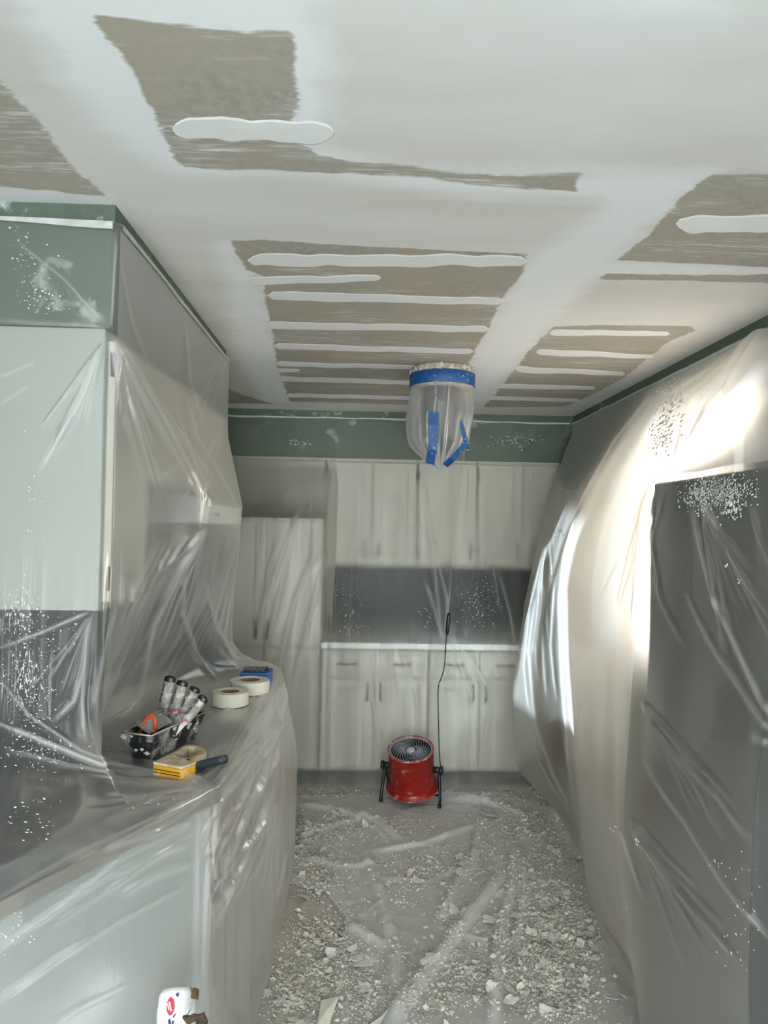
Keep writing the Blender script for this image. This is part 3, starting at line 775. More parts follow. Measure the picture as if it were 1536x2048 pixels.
L.append([(sx, 3.24, TOP - 0.004), (sx, 3.24, 2.26), (sx, 3.24, SB), (-0.530, 3.262, 1.725), (-0.536, 3.258, 1.64), (-0.555, 3.22, 1.36), (-0.575, 3.34, 1.10), (-0.53, 3.48, 0.98), (-0.345, 3.42, 0.925), (-0.288, 3.38, 0.5), (-0.292, 3.33, 0.012)])
L.append([(sx, 3.335, TOP), (sx, 3.335, 2.26), (sx, 3.335, SB), (-0.60, 3.32, 1.78), (-0.56, 3.285, 1.64), (-0.575, 3.30, 1.36), (-0.60, 3.46, 1.10), (-0.54, 3.60, 0.99), (-0.392, 3.715, 0.922), (-0.322, 3.70, 0.5), (-0.345, 3.72, 0.012)])
L.append([(sx - 0.10, 3.345, TOP), (sx - 0.10, 3.345, 2.26), (sx - 0.10, 3.345, SB), (-0.74, 3.345, 1.78), (-0.74, 3.34, 1.64), (-0.74, 3.42, 1.36), (-0.76, 3.60, 1.10), (-0.70, 3.68, 0.98), (-0.58, 3.73, 0.922), (-0.58, 3.76, 0.5), (-0.58, 3.78, 0.012)])
G, qu, qv = net_surface(L, 0.0062, (2, 3, 4, 8), (2, 3, 7, 9, 10))
N = grid_normals(G)
U2, V2 = np.meshgrid(qu, qv, indexing='ij')
free = np.clip((1.62 - G[..., 2]) / 0.4, 0, 1) * np.clip((G[..., 2] - 0.93) / 0.25, 0.06, 1)
G = G + N * ((vnoise2(U2 * 13, V2 * 1.6, 11) - 0.5) * 0.022 * free + (vnoise2(U2 * 30, V2 * 3.0, 12) - 0.5) * 0.006 * free)[..., None]
low = np.clip((0.86 - G[..., 2]) / 0.2, 0, 1) * np.clip((U2 - 1.05) * 4, 0, 1)
G = G + N * np.sign(N[..., :1]) * (np.abs(vnoise2(U2 * 9, V2 * 0.9, 17) - 0.5) * 0.045 * low)[..., None]
CRL = [([(212, 676), (160, 790), (105, 900)], 5, 0.004, 0.6), ([(210, 690), (165, 800), (75, 950)], 5, 0.004, 0.6), ([(205, 720), (150, 850)], 4, 0.003, 0.3),
       ([(222, 680), (250, 780), (290, 880)], 5, 0.004, 0.55), ([(225, 676), (262, 780), (312, 900)], 5, 0.004, 0.7), ([(228, 674), (272, 775), (345, 890)], 5, 0.004, 0.5),
       ([(232, 674), (300, 790), (420, 1003)], 6, 0.006, 0.45), ([(226, 690), (240, 800), (262, 880)], 5, 0.003, 0.35),
       ([(375, 800), (392, 870), (476, 1012)], 5, 0.004, 0.5), ([(352, 820), (380, 900), (425, 1000)], 5, 0.004, 0.35),
       ([(416, 1010), (480, 1020)], 5, 0.003, 0.6), ([(416, 1012), (410, 1048)], 5, 0.003, 0.6),
       ([(408, 1050), (352, 1150), (302, 1252), (278, 1380), (262, 1445)], 8, 0.012, 0.7), ([(395, 1070), (340, 1170), (312, 1220)], 6, 0.005, 0.4),
       ([(335, 1080), (290, 1160), (265, 1215)], 5, 0.005, 0.45), ([(348, 1085), (305, 1160), (270, 1235)], 5, 0.005, 0.45), ([(318, 1085), (275, 1165), (255, 1240)], 5, 0.005, 0.4), ([(305, 1095), (262, 1190)], 5, 0.004, 0.35),
       ([(365, 1150), (362, 1230), (392, 1312), (445, 1372)], 6, 0.008, 0.35), ([(408, 1160), (425, 1240), (480, 1345)], 6, 0.008, 0.35), ([(430, 1290), (470, 1335), (520, 1360)], 5, 0.005, 0.4),
       ([(477, 1060), (466, 1190), (480, 1300)], 6, 0.006, 0.4), ([(482, 1295), (520, 1320), (555, 1340)], 6, 0.006, 0.8), ([(484, 1310), (520, 1335), (552, 1345)], 5, 0.004, 0.6),
       ([(188, 1222), (172, 1330), (150, 1400), (105, 1445)], 8, 0.010, 0.5), ([(0, 1296), (90, 1262), (182, 1222)], 5, 0.006, 0.55), ([(184, 1230), (166, 1400), (170, 1480)], 6, 0.008, 0.5), ([(230, 1200), (200, 1330), (180, 1420)], 6, 0.006, 0.4),
       ([(-20, 1440), (100, 1490), (200, 1528), (300, 1548), (420, 1558)], 6, 0.008, 0.85), ([(0, 1360), (60, 1430), (160, 1500), (260, 1540)], 5, 0.006, 0.4), ([(0, 1500), (150, 1535), (420, 1566)], 5, 0.005, 0.3),
       ([(425, 1572), (330, 1545), (230, 1490)], 5, 0.005, 0.4), ([(425, 1576), (300, 1566), (180, 1550)], 5, 0.004, 0.4), ([(425, 1578), (330, 1592), (240, 1625)], 4, 0.004, 0.3),
       ([(-20, 1805), (150, 1710), (300, 1640), (425, 1580)], 5, 0.003, 0.45), ([(-10, 1912), (130, 1805), (250, 1715), (400, 1640)], 4, 0.003, 0.6), ([(0, 1890), (100, 1830), (200, 1760)], 4, 0.002, 0.4),
       ([(-10, 2014), (110, 1922), (230, 1848), (385, 1765)], 4, 0.003, 0.6), ([(0, 2000), (60, 1955), (170, 1880)], 4, 0.004, 0.5), ([(200, 1700), (290, 1670), (395, 1648)], 5, 0.004, 0.5), ([(230, 1752), (300, 1715), (385, 1685)], 6, 0.005, 0.4),
       ([(240, 1790), (310, 1750), (385, 1725)], 6, 0.005, 0.35), ([(110, 2048), (160, 2015), (260, 1970)], 5, 0.004, 0.4),
       ([(556, 1345), (570, 1392), (545, 1482), (472, 1562), (432, 1602)], 8, 0.010, 0.6), ([(550, 1400), (520, 1480), (448, 1570)], 6, 0.006, 0.4), ([(562, 1500), (505, 1600), (445, 1745)], 7, 0.010, 0.55), ([(552, 1570), (485, 1720), (432, 1850)], 6, 0.008, 0.5),
       ([(540, 1600), (510, 1690), (470, 1800)], 6, 0.008, 0.5), ([(545, 1650), (505, 1760)], 6, 0.008, 0.5), ([(572, 1700), (550, 1800)], 6, 0.008, 0.6), ([(440, 1600), (418, 1760), (405, 2000)], 6, 0.005, 0.35), ([(500, 1560), (470, 1640), (430, 1720)], 5, 0.005, 0.45),
       ([(236, 440), (300, 505), (380, 600), (452, 700)], 5, 0.004, 0.7), ([(0, 420), (120, 425), (230, 432)], 5, 0.004, 0.8), ([(232, 470), (222, 650)], 4, 0.002, 0.45), ([(240, 520), (262, 640), (300, 740)], 4, 0.002, 0.4),
       ([(30, 480), (130, 560), (215, 655)], 4, 0.002, 0.35), ([(370, 640), (380, 760), (410, 860)], 4, 0.002, 0.4), ([(0, 642), (120, 648), (222, 656)], 5, 0.002, 0.3), ([(0, 755), (70, 725)], 5, 0.003, 0.4), ([(0, 810), (60, 770)], 5, 0.003, 0.3)]
CRL += fan(218, 668, 52, 80, 13, 150, 380, 1, 3.6, .003, .55) + fan(214, 672, 104, 128, 7, 120, 330, 2, 3.4, .003, .5) + fan(428, 1576, 160, 205, 12, 90, 260, 3, 3.4, .003, .45) + fan(428, 1582, 140, 156, 5, 100, 300, 4, 3.2, .0015, .3)
CRL += fan(416, 1046, 104, 128, 9, 90, 300, 5, 3.2, .004, .45) + fan(556, 1342, 95, 150, 12, 60, 260, 6, 3.4, .004, .45) + fan(556, 1342, 185, 215, 8, 40, 140, 7, 3.0, .003, .5) + fan(190, 1218, 92, 130, 9, 80, 300, 8, 3.4, .004, .4)
CRL += fan(565, 1430, 100, 140, 14, 80, 330, 9, 3.6, .005, .45) + fan(452, 702, 95, 130, 6, 60, 200, 10, 3, .002, .35) + fan(446, 850, 100, 150, 7, 60, 220, 11, 3, .002, .35) + fan(478, 1056, 95, 112, 6, 80, 240, 12, 3.2, .004, .35)
CRL += fan(420, 1640, 142, 157, 9, 150, 420, 13, 3.2, .0015, .28, 20) + fan(560, 1600, 95, 130, 9, 80, 300, 14, 3.6, .005, .4)
G, cre = apply_creases(G, N, CRL)
P2 = pix(G.reshape(-1, 3)).reshape(G.shape[0], G.shape[1], 2)


def blob(P2, spots):
    a = np.zeros(P2.shape[:2])
    for x, y, rx, ry, s in spots: a = np.maximum(a, s * np.exp(-((P2[..., 0] - x) / rx) ** 2 - ((P2[..., 1] - y) / ry) ** 2))
    return a


dustL = blob(P2, [(60, 560, 60, 60, .35), (140, 600, 60, 50, .3), (50, 1230, 70, 90, .75), (60, 1350, 80, 110, .85), (60, 1500, 160, 70, .6), (60, 1650, 120, 80, .45), (30, 1850, 60, 60, .4), (60, 960, 40, 150, .35), (130, 1270, 60, 60, .3)])
SL = sheet_mesh('plastic_sheet', G, qu, qv, 'film_left', {'crease_milk': cre, 'dust': dustL})
tag(SL, 'clear plastic sheet taped round the green soffit, tented over hood and worktop', 'plastic sheet')
scatter_crumbs('plaster_spatter', G, N, [(55, 520, 60, 100, 40, .003), (70, 590, 40, 40, 40, .0035), (110, 600, 40, 30, 25, .003), (50, 1240, 60, 90, 130, .0026), (60, 1400, 80, 110, 170, .0026), (110, 1280, 60, 60, 50, .0022),
                                         (60, 980, 40, 120, 30, .003), (100, 1500, 130, 50, 60, .0035), (300, 1610, 60, 20, 8, .004), (30, 1870, 50, 60, 30, .003), (60, 1640, 60, 60, 25, .004)], SL)
# white tape holding its upper edge
def edge_tape(p0, p1, nrm_, parent, h=0.014, seed=0):
    """thin wavy taped hem of a sheet from p0 to p1"""
    p0, p1, nrm_ = (np.array(q, float) for q in (p0, p1, nrm_)); L_ = np.linalg.norm(p1 - p0); n = max(8, int(L_ / .02)); mb = MB(); V = []
    for i in range(n + 1):
        t = i / n; c0 = p0 + (p1 - p0) * t; k = vnoise2(np.array(t * L_ * 7), np.array(seed * 3.3), 71) - .5; k2 = vnoise2(np.array(t * L_ * 3.1), np.array(seed * 5.1), 73)
        z0, z1 = .006 * k, .006 * k - h * (.35 + .9 * k2)
        V += [c0 + np.array([0, 0, z0]), c0 + np.array([0, 0, z1]), c0 + nrm_ * .003 + np.array([0, 0, z1]), c0 + nrm_ * .003 + np.array([0, 0, z0])]
    mb.add(V, [(4 * i + k, 4 * i + (k + 1) % 4, 4 * i + 4 + (k + 1) % 4, 4 * i + 4 + k) for i in range(n) for k in range(4)])
    return mb.build('edge_tape', 'hem', parent)


edge_tape((XL + 0.01, ey - 0.004, TOP), (sx - 0.012, ey - 0.004, TOP - .004), (0, -1, 0), SL, .02, 1)
edge_tape((sx + 0.003, ey + 0.02, TOP), (sx + 0.003, 3.335, TOP), (1, 0, 0), SL, .012, 2)

# right sheet: from the ceiling line of the windowed wall, billowing out past the window and over the fridge
wx = XR - 0.012; RT = 2.388


def col(pts): return [tuple(p) for p in pts]


Rr = []
Rr.append(col([(wx, 4.965, RT), (1.44, 4.955, 2.22), (1.36, 4.90, 1.95), (1.30, 4.84, 1.60), (1.26, 4.78, 1.25), (1.24, 4.72, 0.95), (1.24, 4.66, 0.62), (1.27, 4.62, 0.30), (1.36, 4.60, 0.012)]))
Rr.append(col([(wx, 4.80, RT), aty(1140, 880, 4.80), aty(1108, 965, 4.68), aty(1076, 1088, 4.58), aty(1052, 1200, 4.5), aty(1037, 1300, 4.45), aty(1026, 1400, 4.40), aty(1036, 1530, 4.36), (1.20, 4.40, 0.012)]))
Rr.append(col([(wx, 4.30, RT), aty(1190, 880, 4.25), aty(1140, 980, 4.12), aty(1105, 1090, 4.05), aty(1080, 1200, 4.02), aty(1066, 1300, 4.0), aty(1062, 1400, 3.99), aty(1075, 1530, 3.98), aty(1112, 1625, 3.97)]))
Rr.append(col([(wx, 3.72, RT), aty(1250, 850, 3.68), aty(1178, 975, 3.62), aty(1134, 1100, 3.60), aty(1122, 1200, 3.58), aty(1123, 1300, 3.57), aty(1129, 1400, 3.57), aty(1141, 1550, 3.58), aty(1160, 1709, 3.59)]))
Rr.append(col([(wx, 3.30, RT), aty(1310, 830, 3.25), aty(1225, 960, 3.16), aty(1180, 1090, 3.12), aty(1165, 1200, 3.10), aty(1160, 1310, 3.10), aty(1160, 1430, 3.10), aty(1166, 1610, 3.12), aty(1186, 1819, 3.11)]))
Rr.append(col([(wx, 2.75, RT), (1.33, 2.73, 2.20), (1.12, 2.71, 1.96), (0.99, 2.69, 1.66), (0.95, 2.67, 1.33), (0.935, 2.66, 1.0), (0.935, 2.65, 0.65), (0.965, 2.64, 0.30), aty(1252, 1908, 2.73)]))
fx_ = FX - 0.012
Rr.append(col([(wx, 2.36, RT), (1.22, 2.34, 2.12), (0.975, 2.30, 1.84), (fx_ - 0.004, 2.282, 1.70), (fx_ - 0.03, 2.30, 1.33), (fx_ - 0.04, 2.32, 1.0), (fx_ - 0.05, 2.33, 0.65), (fx_ - 0.02, 2.34, 0.30), (fx_ + 0.04, 2.36, 0.012)]))
Rr.append(col([(wx, 2.20, RT), (1.25, 2.20, 2.14), (fx_, 2.20, FZ + 0.014), (fx_ - 0.006, 2.20, 1.70), (fx_ - 0.012, 2.21, 1.33), (fx_ - 0.03, 2.22, 1.0), (fx_ - 0.04, 2.22, 0.65), (fx_ - 0.03, 2.24, 0.30), (fx_ - 0.01, 2.24, 0.012)]))
Rr.append(col([(wx, 1.90, RT), (1.25, 1.90, 2.14), (fx_, 1.90, FZ + 0.014), (fx_ - 0.004, 1.90, 1.70), (fx_ - 0.008, 1.90, 1.33), (fx_ - 0.045, 1.90, 1.0), (fx_ - 0.04, 1.90, 0.65), (fx_ - 0.03, 1.90, 0.30), (fx_ - 0.02, 1.90, 0.012)]))
Rr.append(col([(wx, 1.58, RT), (1.25, 1.58, 2.14), (fx_, 1.58, FZ + 0.014), (fx_ - 0.004, 1.575, 1.70), (fx_ - 0.010, 1.575, 1.33), (fx_ - 0.045, 1.57, 1.0), (fx_ - 0.05, 1.57, 0.65), (fx_ - 0.03, 1.57, 0.30), (fx_ - 0.02, 1.57, 0.012)]))
Rr.append(col([(wx, 1.30, RT), (1.36, 1.30, 2.14), (1.20, 1.31, FZ + 0.014), (1.15, 1.33, 1.70), (1.10, 1.35, 1.33), (1.10, 1.35, 1.0), (1.10, 1.36, 0.65), (1.10, 1.36, 0.30), (1.10, 1.36, 0.012)]))
G, qu, qv = net_surface(Rr, 0.0075, (2,), (6, 9))
N = grid_normals(G); U2, V2 = np.meshgrid(qu, qv, indexing='ij')
free = np.clip((2.30 - G[..., 2]) / 0.4, 0, 1) * np.clip((G[..., 2]) / 0.3, 0, 1)
G = G + N * ((vnoise2(U2 * 6, V2 * 0.8, 21) - 0.5) * 0.014 * free)[..., None]
CRR = [([(1313, 776), (1233, 880), (1183, 967), (1154, 1025), (1132, 1109), (1121, 1199), (1124, 1300), (1127, 1365), (1137, 1490), (1143, 1572), (1150, 1647)], 5, 0.008, 0.5),
       ([(1098, 1130), (1086, 1250), (1095, 1400)], 5, 0.008, 0.5), ([(1075, 1180), (1060, 1300), (1075, 1450), (1110, 1550), (1146, 1625)], 5, 0.009, 0.45), ([(1112, 1150), (1104, 1290), (1114, 1400)], 4, 0.006, 0.45), ([(1064, 1200), (1050, 1330), (1058, 1420)], 4, 0.006, 0.4),
       ([(1070, 1500), (1105, 1570), (1148, 1640)], 4, 0.006, 0.3), ([(1085, 1160), (1074, 1290), (1080, 1370)], 4, 0.006, 0.35),
       ([(1388, 1005), (1402, 1080), (1425, 1175), (1480, 1300), (1545, 1440)], 7, 0.012, 0.7), ([(1378, 1200), (1440, 1312), (1545, 1470)], 5, 0.008, 0.55), ([(1450, 1090), (1500, 1180), (1545, 1240)], 4, 0.005, 0.35),
       ([(1284, 1400), (1340, 1490), (1445, 1600), (1500, 1680)], 6, 0.008, 0.3), ([(1288, 1530), (1370, 1640), (1450, 1770), (1540, 1880)], 5, 0.008, 0.5), ([(1236, 1640), (1262, 1720), (1290, 1800)], 5, 0.007, 0.35), ([(1262, 1645), (1340, 1760), (1480, 1925)], 5, 0.008, 0.4),
       ([(1300, 1000), (1275, 1130), (1263, 1250)], 4, 0.005, 0.3), ([(1312, 1000), (1288, 1120), (1280, 1230)], 4, 0.005, 0.3), ([(1330, 985), (1305, 1080)], 4, 0.004, 0.3),
       ([(1536, 640), (1470, 720), (1420, 800), (1372, 900)], 7, 0.006, 0.25), ([(1500, 680), (1450, 760), (1400, 870)], 5, 0.005, 0.2), ([(1425, 800), (1395, 870), (1370, 930)], 7, 0.010, 0.3), ([(1390, 790), (1365, 860), (1350, 930)], 6, 0.008, 0.25),
       ([(1500, 1000), (1520, 1080), (1545, 1140)], 4, 0.004, 0.3), ([(1300, 1130), (1330, 1220), (1370, 1290)], 4, 0.004, 0.2), ([(1200, 1780), (1250, 1880), (1290, 1960)], 6, 0.008, 0.2), ([(1420, 1010), (1445, 1100), (1500, 1230)], 4, 0.004, 0.25)]
CRR += fan(1300, 965, 88, 112, 8, 120, 330, 21, 3.4, .004, .28) + fan(1400, 990, 60, 82, 9, 120, 420, 22, 3.6, .004, .35) + fan(1270, 1380, 48, 62, 10, 120, 420, 23, 3.6, .005, .28, 30) + fan(1250, 1620, 50, 66, 10, 100, 380, 24, 3.6, .005, .3, 20)
CRR += fan(1100, 1050, 88, 104, 12, 120, 380, 25, 3.0, .005, .4, 20) + fan(1540, 640, 118, 140, 8, 120, 330, 26, 4, .004, .2)
G, cre = apply_creases(G, N, CRR)
# between fold and refrigerator the window's cream glow is put into milkier film
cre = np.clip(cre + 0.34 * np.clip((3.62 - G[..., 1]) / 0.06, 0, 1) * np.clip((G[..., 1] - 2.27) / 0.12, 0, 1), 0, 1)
P2 = pix(G.reshape(-1, 3)).reshape(G.shape[0], G.shape[1], 2)
dustR = blob(P2, [(1435, 985, 70, 35, .95), (1340, 830, 35, 60, .6), (1120, 1000, 14, 40, .7), (1110, 1060, 14, 30, .7), (1120, 1150, 30, 70, .4), (1240, 990, 40, 50, .3), (1440, 720, 90, 80, .35), (1490, 1750, 60, 90, .3)])
SR = sheet_mesh('plastic_sheet', G, qu, qv, 'film_right', {'crease_milk': cre, 'dust': dustR})
tag(SR, 'milky plastic sheet hanging from windowed wall, billowing over the black refrigerator', 'plastic sheet')
scatter_crumbs('plaster_spatter', G, N, [(1400, 990, 40, 40, 330, .0042), (1460, 985, 60, 45, 480, .0032), (1465, 1020, 30, 25, 60, .005), (1340, 815, 32, 60, 150, .010), (1325, 870, 25, 50, 90, .009), (1380, 760, 50, 50, 40, .006), (1120, 980, 10, 20, 16, .010), (1118, 1060, 14, 20, 30, .011), (1108, 1155, 10, 20, 14, .008),
                                         (1230, 1655, 8, 10, 7, .010), (1275, 1688, 5, 8, 4, .009), (1250, 1808, 8, 8, 5, .004), (1455, 1720, 40, 40, 10, .004), (1475, 1880, 40, 100, 20, .004), (1455, 1135, 4, 4, 2, .006), (1480, 1160, 3, 8, 3, .006)], SR)
edge_tape((wx - .002, 1.30, RT), (wx - .002, 4.96, RT), (-1, 0, 0), SR, .012, 3)

# back sheets (two, overlapping where the fan's cord comes through)
bt = 2.392
Bk = []
xsl = [-0.955, -0.6, -0.25, 0.1, 0.40]


def bcol(xt, xb, dy=0.0):
    f = lambda t: xt + (xb - xt) * t
    return [(xt, 4.97 + dy, bt), (f(.15), 4.962 + dy, 2.12), (f(.4), 4.885 + dy, 1.72), (f(.6), 4.77 + dy, 1.36), (f(.85), 4.585 + dy, 0.925), (f(.9), 4.565 + dy, 0.70), (f(.95), 4.575 + dy, 0.40), (f(1.0), 4.60 + dy, 0.10), (f(1.0), 4.59 + dy, 0.012)]


def pcol(x):
    return [(x, 4.97, bt), (x, 4.955, 2.12), (x, 4.62, 1.70), (x, 4.605, 1.36), (x, 4.59, 0.925), (x, 4.58, 0.70), (x, 4.585, 0.40), (x, 4.60, 0.10), (x, 4.59, 0.012)]


for x in (-0.955, -0.6, -0.30, -0.225): Bk.append(pcol(x))
for xt, xb in ((-0.16, -0.15), (-0.05, -0.06), (0.2, 0.14), (0.45, 0.33), (0.60, 0.46), (0.735, 0.52)): Bk.append(bcol(xt, xb))
CRB = [([(606, 1000), (560, 1120), (532, 1200), (516, 1262)], 6, 0.010, 0.4), ([(565, 1060), (535, 1150), (520, 1260)], 5, 0.008, 0.35), ([(640, 1080), (590, 1200), (560, 1330), (556, 1400)], 6, 0.010, 0.35), ([(585, 1080), (545, 1250), (530, 1320)], 5, 0.008, 0.3),
       ([(655, 1100), (620, 1230), (580, 1400)], 5, 0.008, 0.3), ([(845, 950), (868, 1130), (884, 1290)], 6, 0.010, 0.35), ([(850, 1160), (872, 1230), (888, 1292)], 6, 0.010, 0.4), ([(858, 1060), (895, 1200), (890, 1290)], 5, 0.008, 0.35),
       ([(800, 1295), (820, 1350), (840, 1420)], 5, 0.007, 0.35), ([(740, 1350), (752, 1440), (762, 1500)], 5, 0.007, 0.35), ([(780, 1300), (790, 1400)], 5, 0.007, 0.3), ([(830, 1290), (832, 1380), (835, 1470)], 5, 0.007, 0.3), ([(930, 870), (922, 1000), (905, 1160), (888, 1290)], 4, 0.004, 0.6),
       ([(695, 1000), (690, 1100)], 4, 0.004, 0.2), ([(625, 960), (620, 1040)], 4, 0.004, 0.2)]
CRB2 = [([(898, 1278), (925, 1340), (945, 1400)], 5, 0.008, 0.4), ([(902, 1276), (940, 1320), (978, 1380)], 5, 0.008, 0.5), ([(900, 1276), (910, 1340), (918, 1400)], 4, 0.006, 0.35), ([(1000, 1150), (1020, 1230), (1030, 1290)], 5, 0.006, 0.3), ([(985, 1130), (1000, 1220)], 4, 0.005, 0.25),
        ([(960, 930), (955, 1100)], 4, 0.003, 0.25), ([(1050, 930), (1048, 1130)], 4, 0.003, 0.25), ([(985, 1400), (960, 1520)], 5, 0.006, 0.25)]
Bk2 = []
for xt, xb in ((0.62, 0.52), (0.75, 0.68), (0.95, 0.90), (1.2, 1.10), (1.44, 1.20)): Bk2.append(bcol(xt, xb, 0.014))
for cols, crs, lab, dspots, cspots, seed in (
        (Bk, CRB, 'greenish clear plastic sheet hanging over the pantry and cabinets, its free edge beside the cord', [(610, 890, 60, 12, .5), (700, 1220, 80, 60, .45), (810, 1050, 60, 50, .4), (860, 1250, 40, 40, .4), (620, 1050, 30, 40, .3)],
         [(600, 885, 45, 10, 40, .006), (680, 1190, 60, 40, 60, .004), (700, 1260, 60, 20, 40, .004), (830, 1040, 50, 40, 40, .005), (855, 1230, 30, 40, 40, .004)], 31),
        (Bk2, CRB2, 'narrow clear plastic sheet hanging between the cord and the windowed corner, spotted with plaster', [(1030, 880, 60, 25, .55), (960, 1210, 50, 70, .7)],
         [(1030, 880, 55, 22, 90, .006), (960, 1200, 45, 60, 130, .004)], 37)):
    G, qu, qv = net_surface(cols, 0.011)
    N = grid_normals(G); U2, V2 = np.meshgrid(qu, qv, indexing='ij')
    free = np.clip((2.1 - G[..., 2]) / 0.5, 0, 1)
    G = G - np.array([0, 1.0, 0]) * ((vnoise2(U2 * 9, V2 * 0.7, seed) * 0.035 + vnoise2(U2 * 24, V2 * 1.1, seed + 1) * 0.009) * free)[..., None]
    G, cre = apply_creases(G, N, crs)
    P2 = pix(G.reshape(-1, 3)).reshape(G.shape[0], G.shape[1], 2)
    o = sheet_mesh('plastic_sheet', G, qu, qv, 'film_back', {'crease_milk': cre, 'dust': blob(P2, dspots)})
    tag(o, lab, 'plastic sheet')
    scatter_crumbs('plaster_spatter', G, N, cspots, o)
    edge_tape((cols[0][0][0], cols[0][0][1] - .005, bt), (cols[-1][0][0], cols[-1][0][1] - .005, bt), (0, -1, 0), o, .012, seed)

# floor sheet: rumpled film lying on the floor
FOLDS = [([(1012, 1745), (930, 1852), (850, 1962), (780, 2060), (700, 2200)], .030, .026, .75), ([(962, 1640), (946, 1722), (902, 1800), (870, 1862)], .026, .018, .55), ([(1030, 1692), (1022, 1780), (1002, 1862), (990, 1990), (984, 2080)], .026, .024, .6),
         ([(640, 1785), (700, 1862), (772, 1902)], .028, .016, .45), ([(728, 1702), (760, 1802), (790, 1902), (796, 2060)], .03, .016, .5), ([(738, 1712), (850, 1692), (960, 1652)], .025, .014, .45), ([(575, 1612), (660, 1624), (760, 1650), (805, 1692)], .03, .018, .5),
         ([(690, 1612), (740, 1650), (775, 1690)], .025, .012, .4), ([(888, 1588), (1000, 1618), (1048, 1640), (1052, 1690)], .03, .018, .55), ([(1012, 1745), (985, 1720), (968, 1690)], .02, .012, .4), ([(560, 1660), (640, 1668), (720, 1640)], .025, .012, .4),
         ([(640, 1790), (665, 1830), (680, 1880)], .018, .016, .8), ([(900, 1600), (960, 1610), (1030, 1602)], .03, .014, .4), ([(1040, 1700), (1050, 1800), (1030, 1900)], .02, .014, .4), ([(745, 1760), (850, 1770), (930, 1740)], .025, .008, .25), ([(590, 1720), (680, 1740), (760, 1735)], .025, .010, .3)]
FOLDS = [(np.array([atz(x, y, 0.0)[:2] for x, y in pts]), w_, a_, c_) for pts, w_, a_, c_ in FOLDS]
FPOLY = np.array([atz(x, y, 0)[:2] for x, y in [(563, 1592), (760, 1588), (1000, 1584), (1140, 1630), (1165, 1720), (1195, 1830), (1240, 1905), (1290, 2000), (1330, 2200), (640, 2200), (655, 2000), (690, 1845), (650, 1790), (590, 1772), (560, 1765), (548, 1700)]])


def floor_h(x, y):
    P = np.stack([np.ravel(x), np.ravel(y)], -1)
    d, _ = seg_dist(P, FPOLY, True); ins = inside(P, FPOLY)
    r = 1 - np.abs(2 * fbm2(P[:, 0] * 5, P[:, 1] * 5, 41, 3) - 0.9); r = np.clip(r, 0, 1) ** 3
    h = 0.004 + 0.010 * r + 0.006 * fbm2(P[:, 0] * 18, P[:, 1] * 18, 47, 2)
    c = np.zeros(len(P)) + 0.25 * np.clip(r - 0.75, 0, 1)
    for pts, w_, a_, c_ in FOLDS:
        q, t = seg_dist(P, pts); tp_ = np.clip(np.minimum(t, 1 - t) * 6 + 0.2, 0, 1)
        g = np.clip(1 - (q / (w_ * 1.1)) ** 2, 0, 1) ** 0.7 * tp_
        h = h + 1.35 * a_ * g; c = np.maximum(c, c_ * g)
    h = np.where(ins, h * np.clip(d / 0.05 + 0.25, 0, 1), 0)
    return h.reshape(np.shape(x)), c.reshape(np.shape(x)), ins.reshape(np.shape(x))


lo, hi = FPOLY.min(0), FPOLY.max(0)
fxs = np.arange(lo[0], hi[0], 0.0095); fys = np.arange(max(lo[1], 1.85), hi[1], 0.0095)
gx, gy = np.meshgrid(fxs, fys, indexing='ij')
fh, fc, fin = floor_h(gx, gy)
SF = sheet_mesh('drop_sheet', np.stack([gx, gy, fh + 0.0015], -1), fxs, fys, 'film_floor', {'crease_milk': fc * 0.9, 'dust': 0.2 + 0.6 * fbm2(gx * 6, gy * 6, 51)}, keep=fin)
tag(SF, 'rumpled translucent drop sheet spread over the floor under plaster debris', 'drop sheet')

# ------------------------------------------------------------------ bagged ceiling lamp
LC = np.array([0.392, 3.585])
LP = croot('ceiling_lamp', (LC[0], LC[1], 2.20), 'grey ceiling lamp wrapped in a plastic bag, plaster crusted round its base', 'ceiling lamp'); o_ = parent_origin(LP)
mb = MB(); prof = [(0.0, 2.438), (0.150, 2.438), (0.154, 2.425), (0.153, 2.40), (0.151, 2.345), (0.120, 2.338), (0.0, 2.338)]
mb.lathe(prof, (LC[0], LC[1], 0), 64); k0 = len(mb.v)
mb.v = [(p[0] + rng.normal() * .0022, p[1] + rng.normal() * .0022, min(2.439, p[2] + (rng.normal() * .003 if 2.40 <= p[2] < 2.43 else 0))) for p in mb.v]
mb.build('base_ring', 'crust', LP, o_, smooth=True)
MB().lathe([(0.0, 2.337), (0.085, 2.337), (0.088, 2.25), (0.070, 2.20), (0.066, 2.10), (0.0, 2.095)], (LC[0] - 0.01, LC[1], 0), 32).build('lamp_body', 'lamp_grey', LP, o_, smooth=True)
MB().lathe([(0.0, 2.094), (0.03, 2.092), (0.038, 2.06), (0.025, 2.03), (0.0, 2.022)], (LC[0] + 0.03, LC[1], 0), 24).build('bulb', 'black', LP, o_, smooth=True)
cr = MB()
for k in range(150):
    a = rng.uniform(0, 6.283); r_ = 0.154 + rng.normal() * 0.004; z = rng.uniform(2.405, 2.434); s = rng.uniform(.003, .009)
    c0 = np.array([LC[0] + r_ * math.cos(a), LC[1] + r_ * math.sin(a), z]); cr.add([c0 + s * rng.normal(size=3) * .7 for _ in range(4)], [(0, 1, 2), (0, 2, 3), (0, 3, 1), (1, 3, 2)])
crs_ = cr.build('plaster_crust', 'spat', LP, o_); crs_['kind'] = 'stuff'
BG = croot('plastic_bag', (LC[0], LC[1], 1.95), 'clear plastic bag tied over the ceiling lamp with blue tape', 'plastic bag'); o_ = parent_origin(BG)
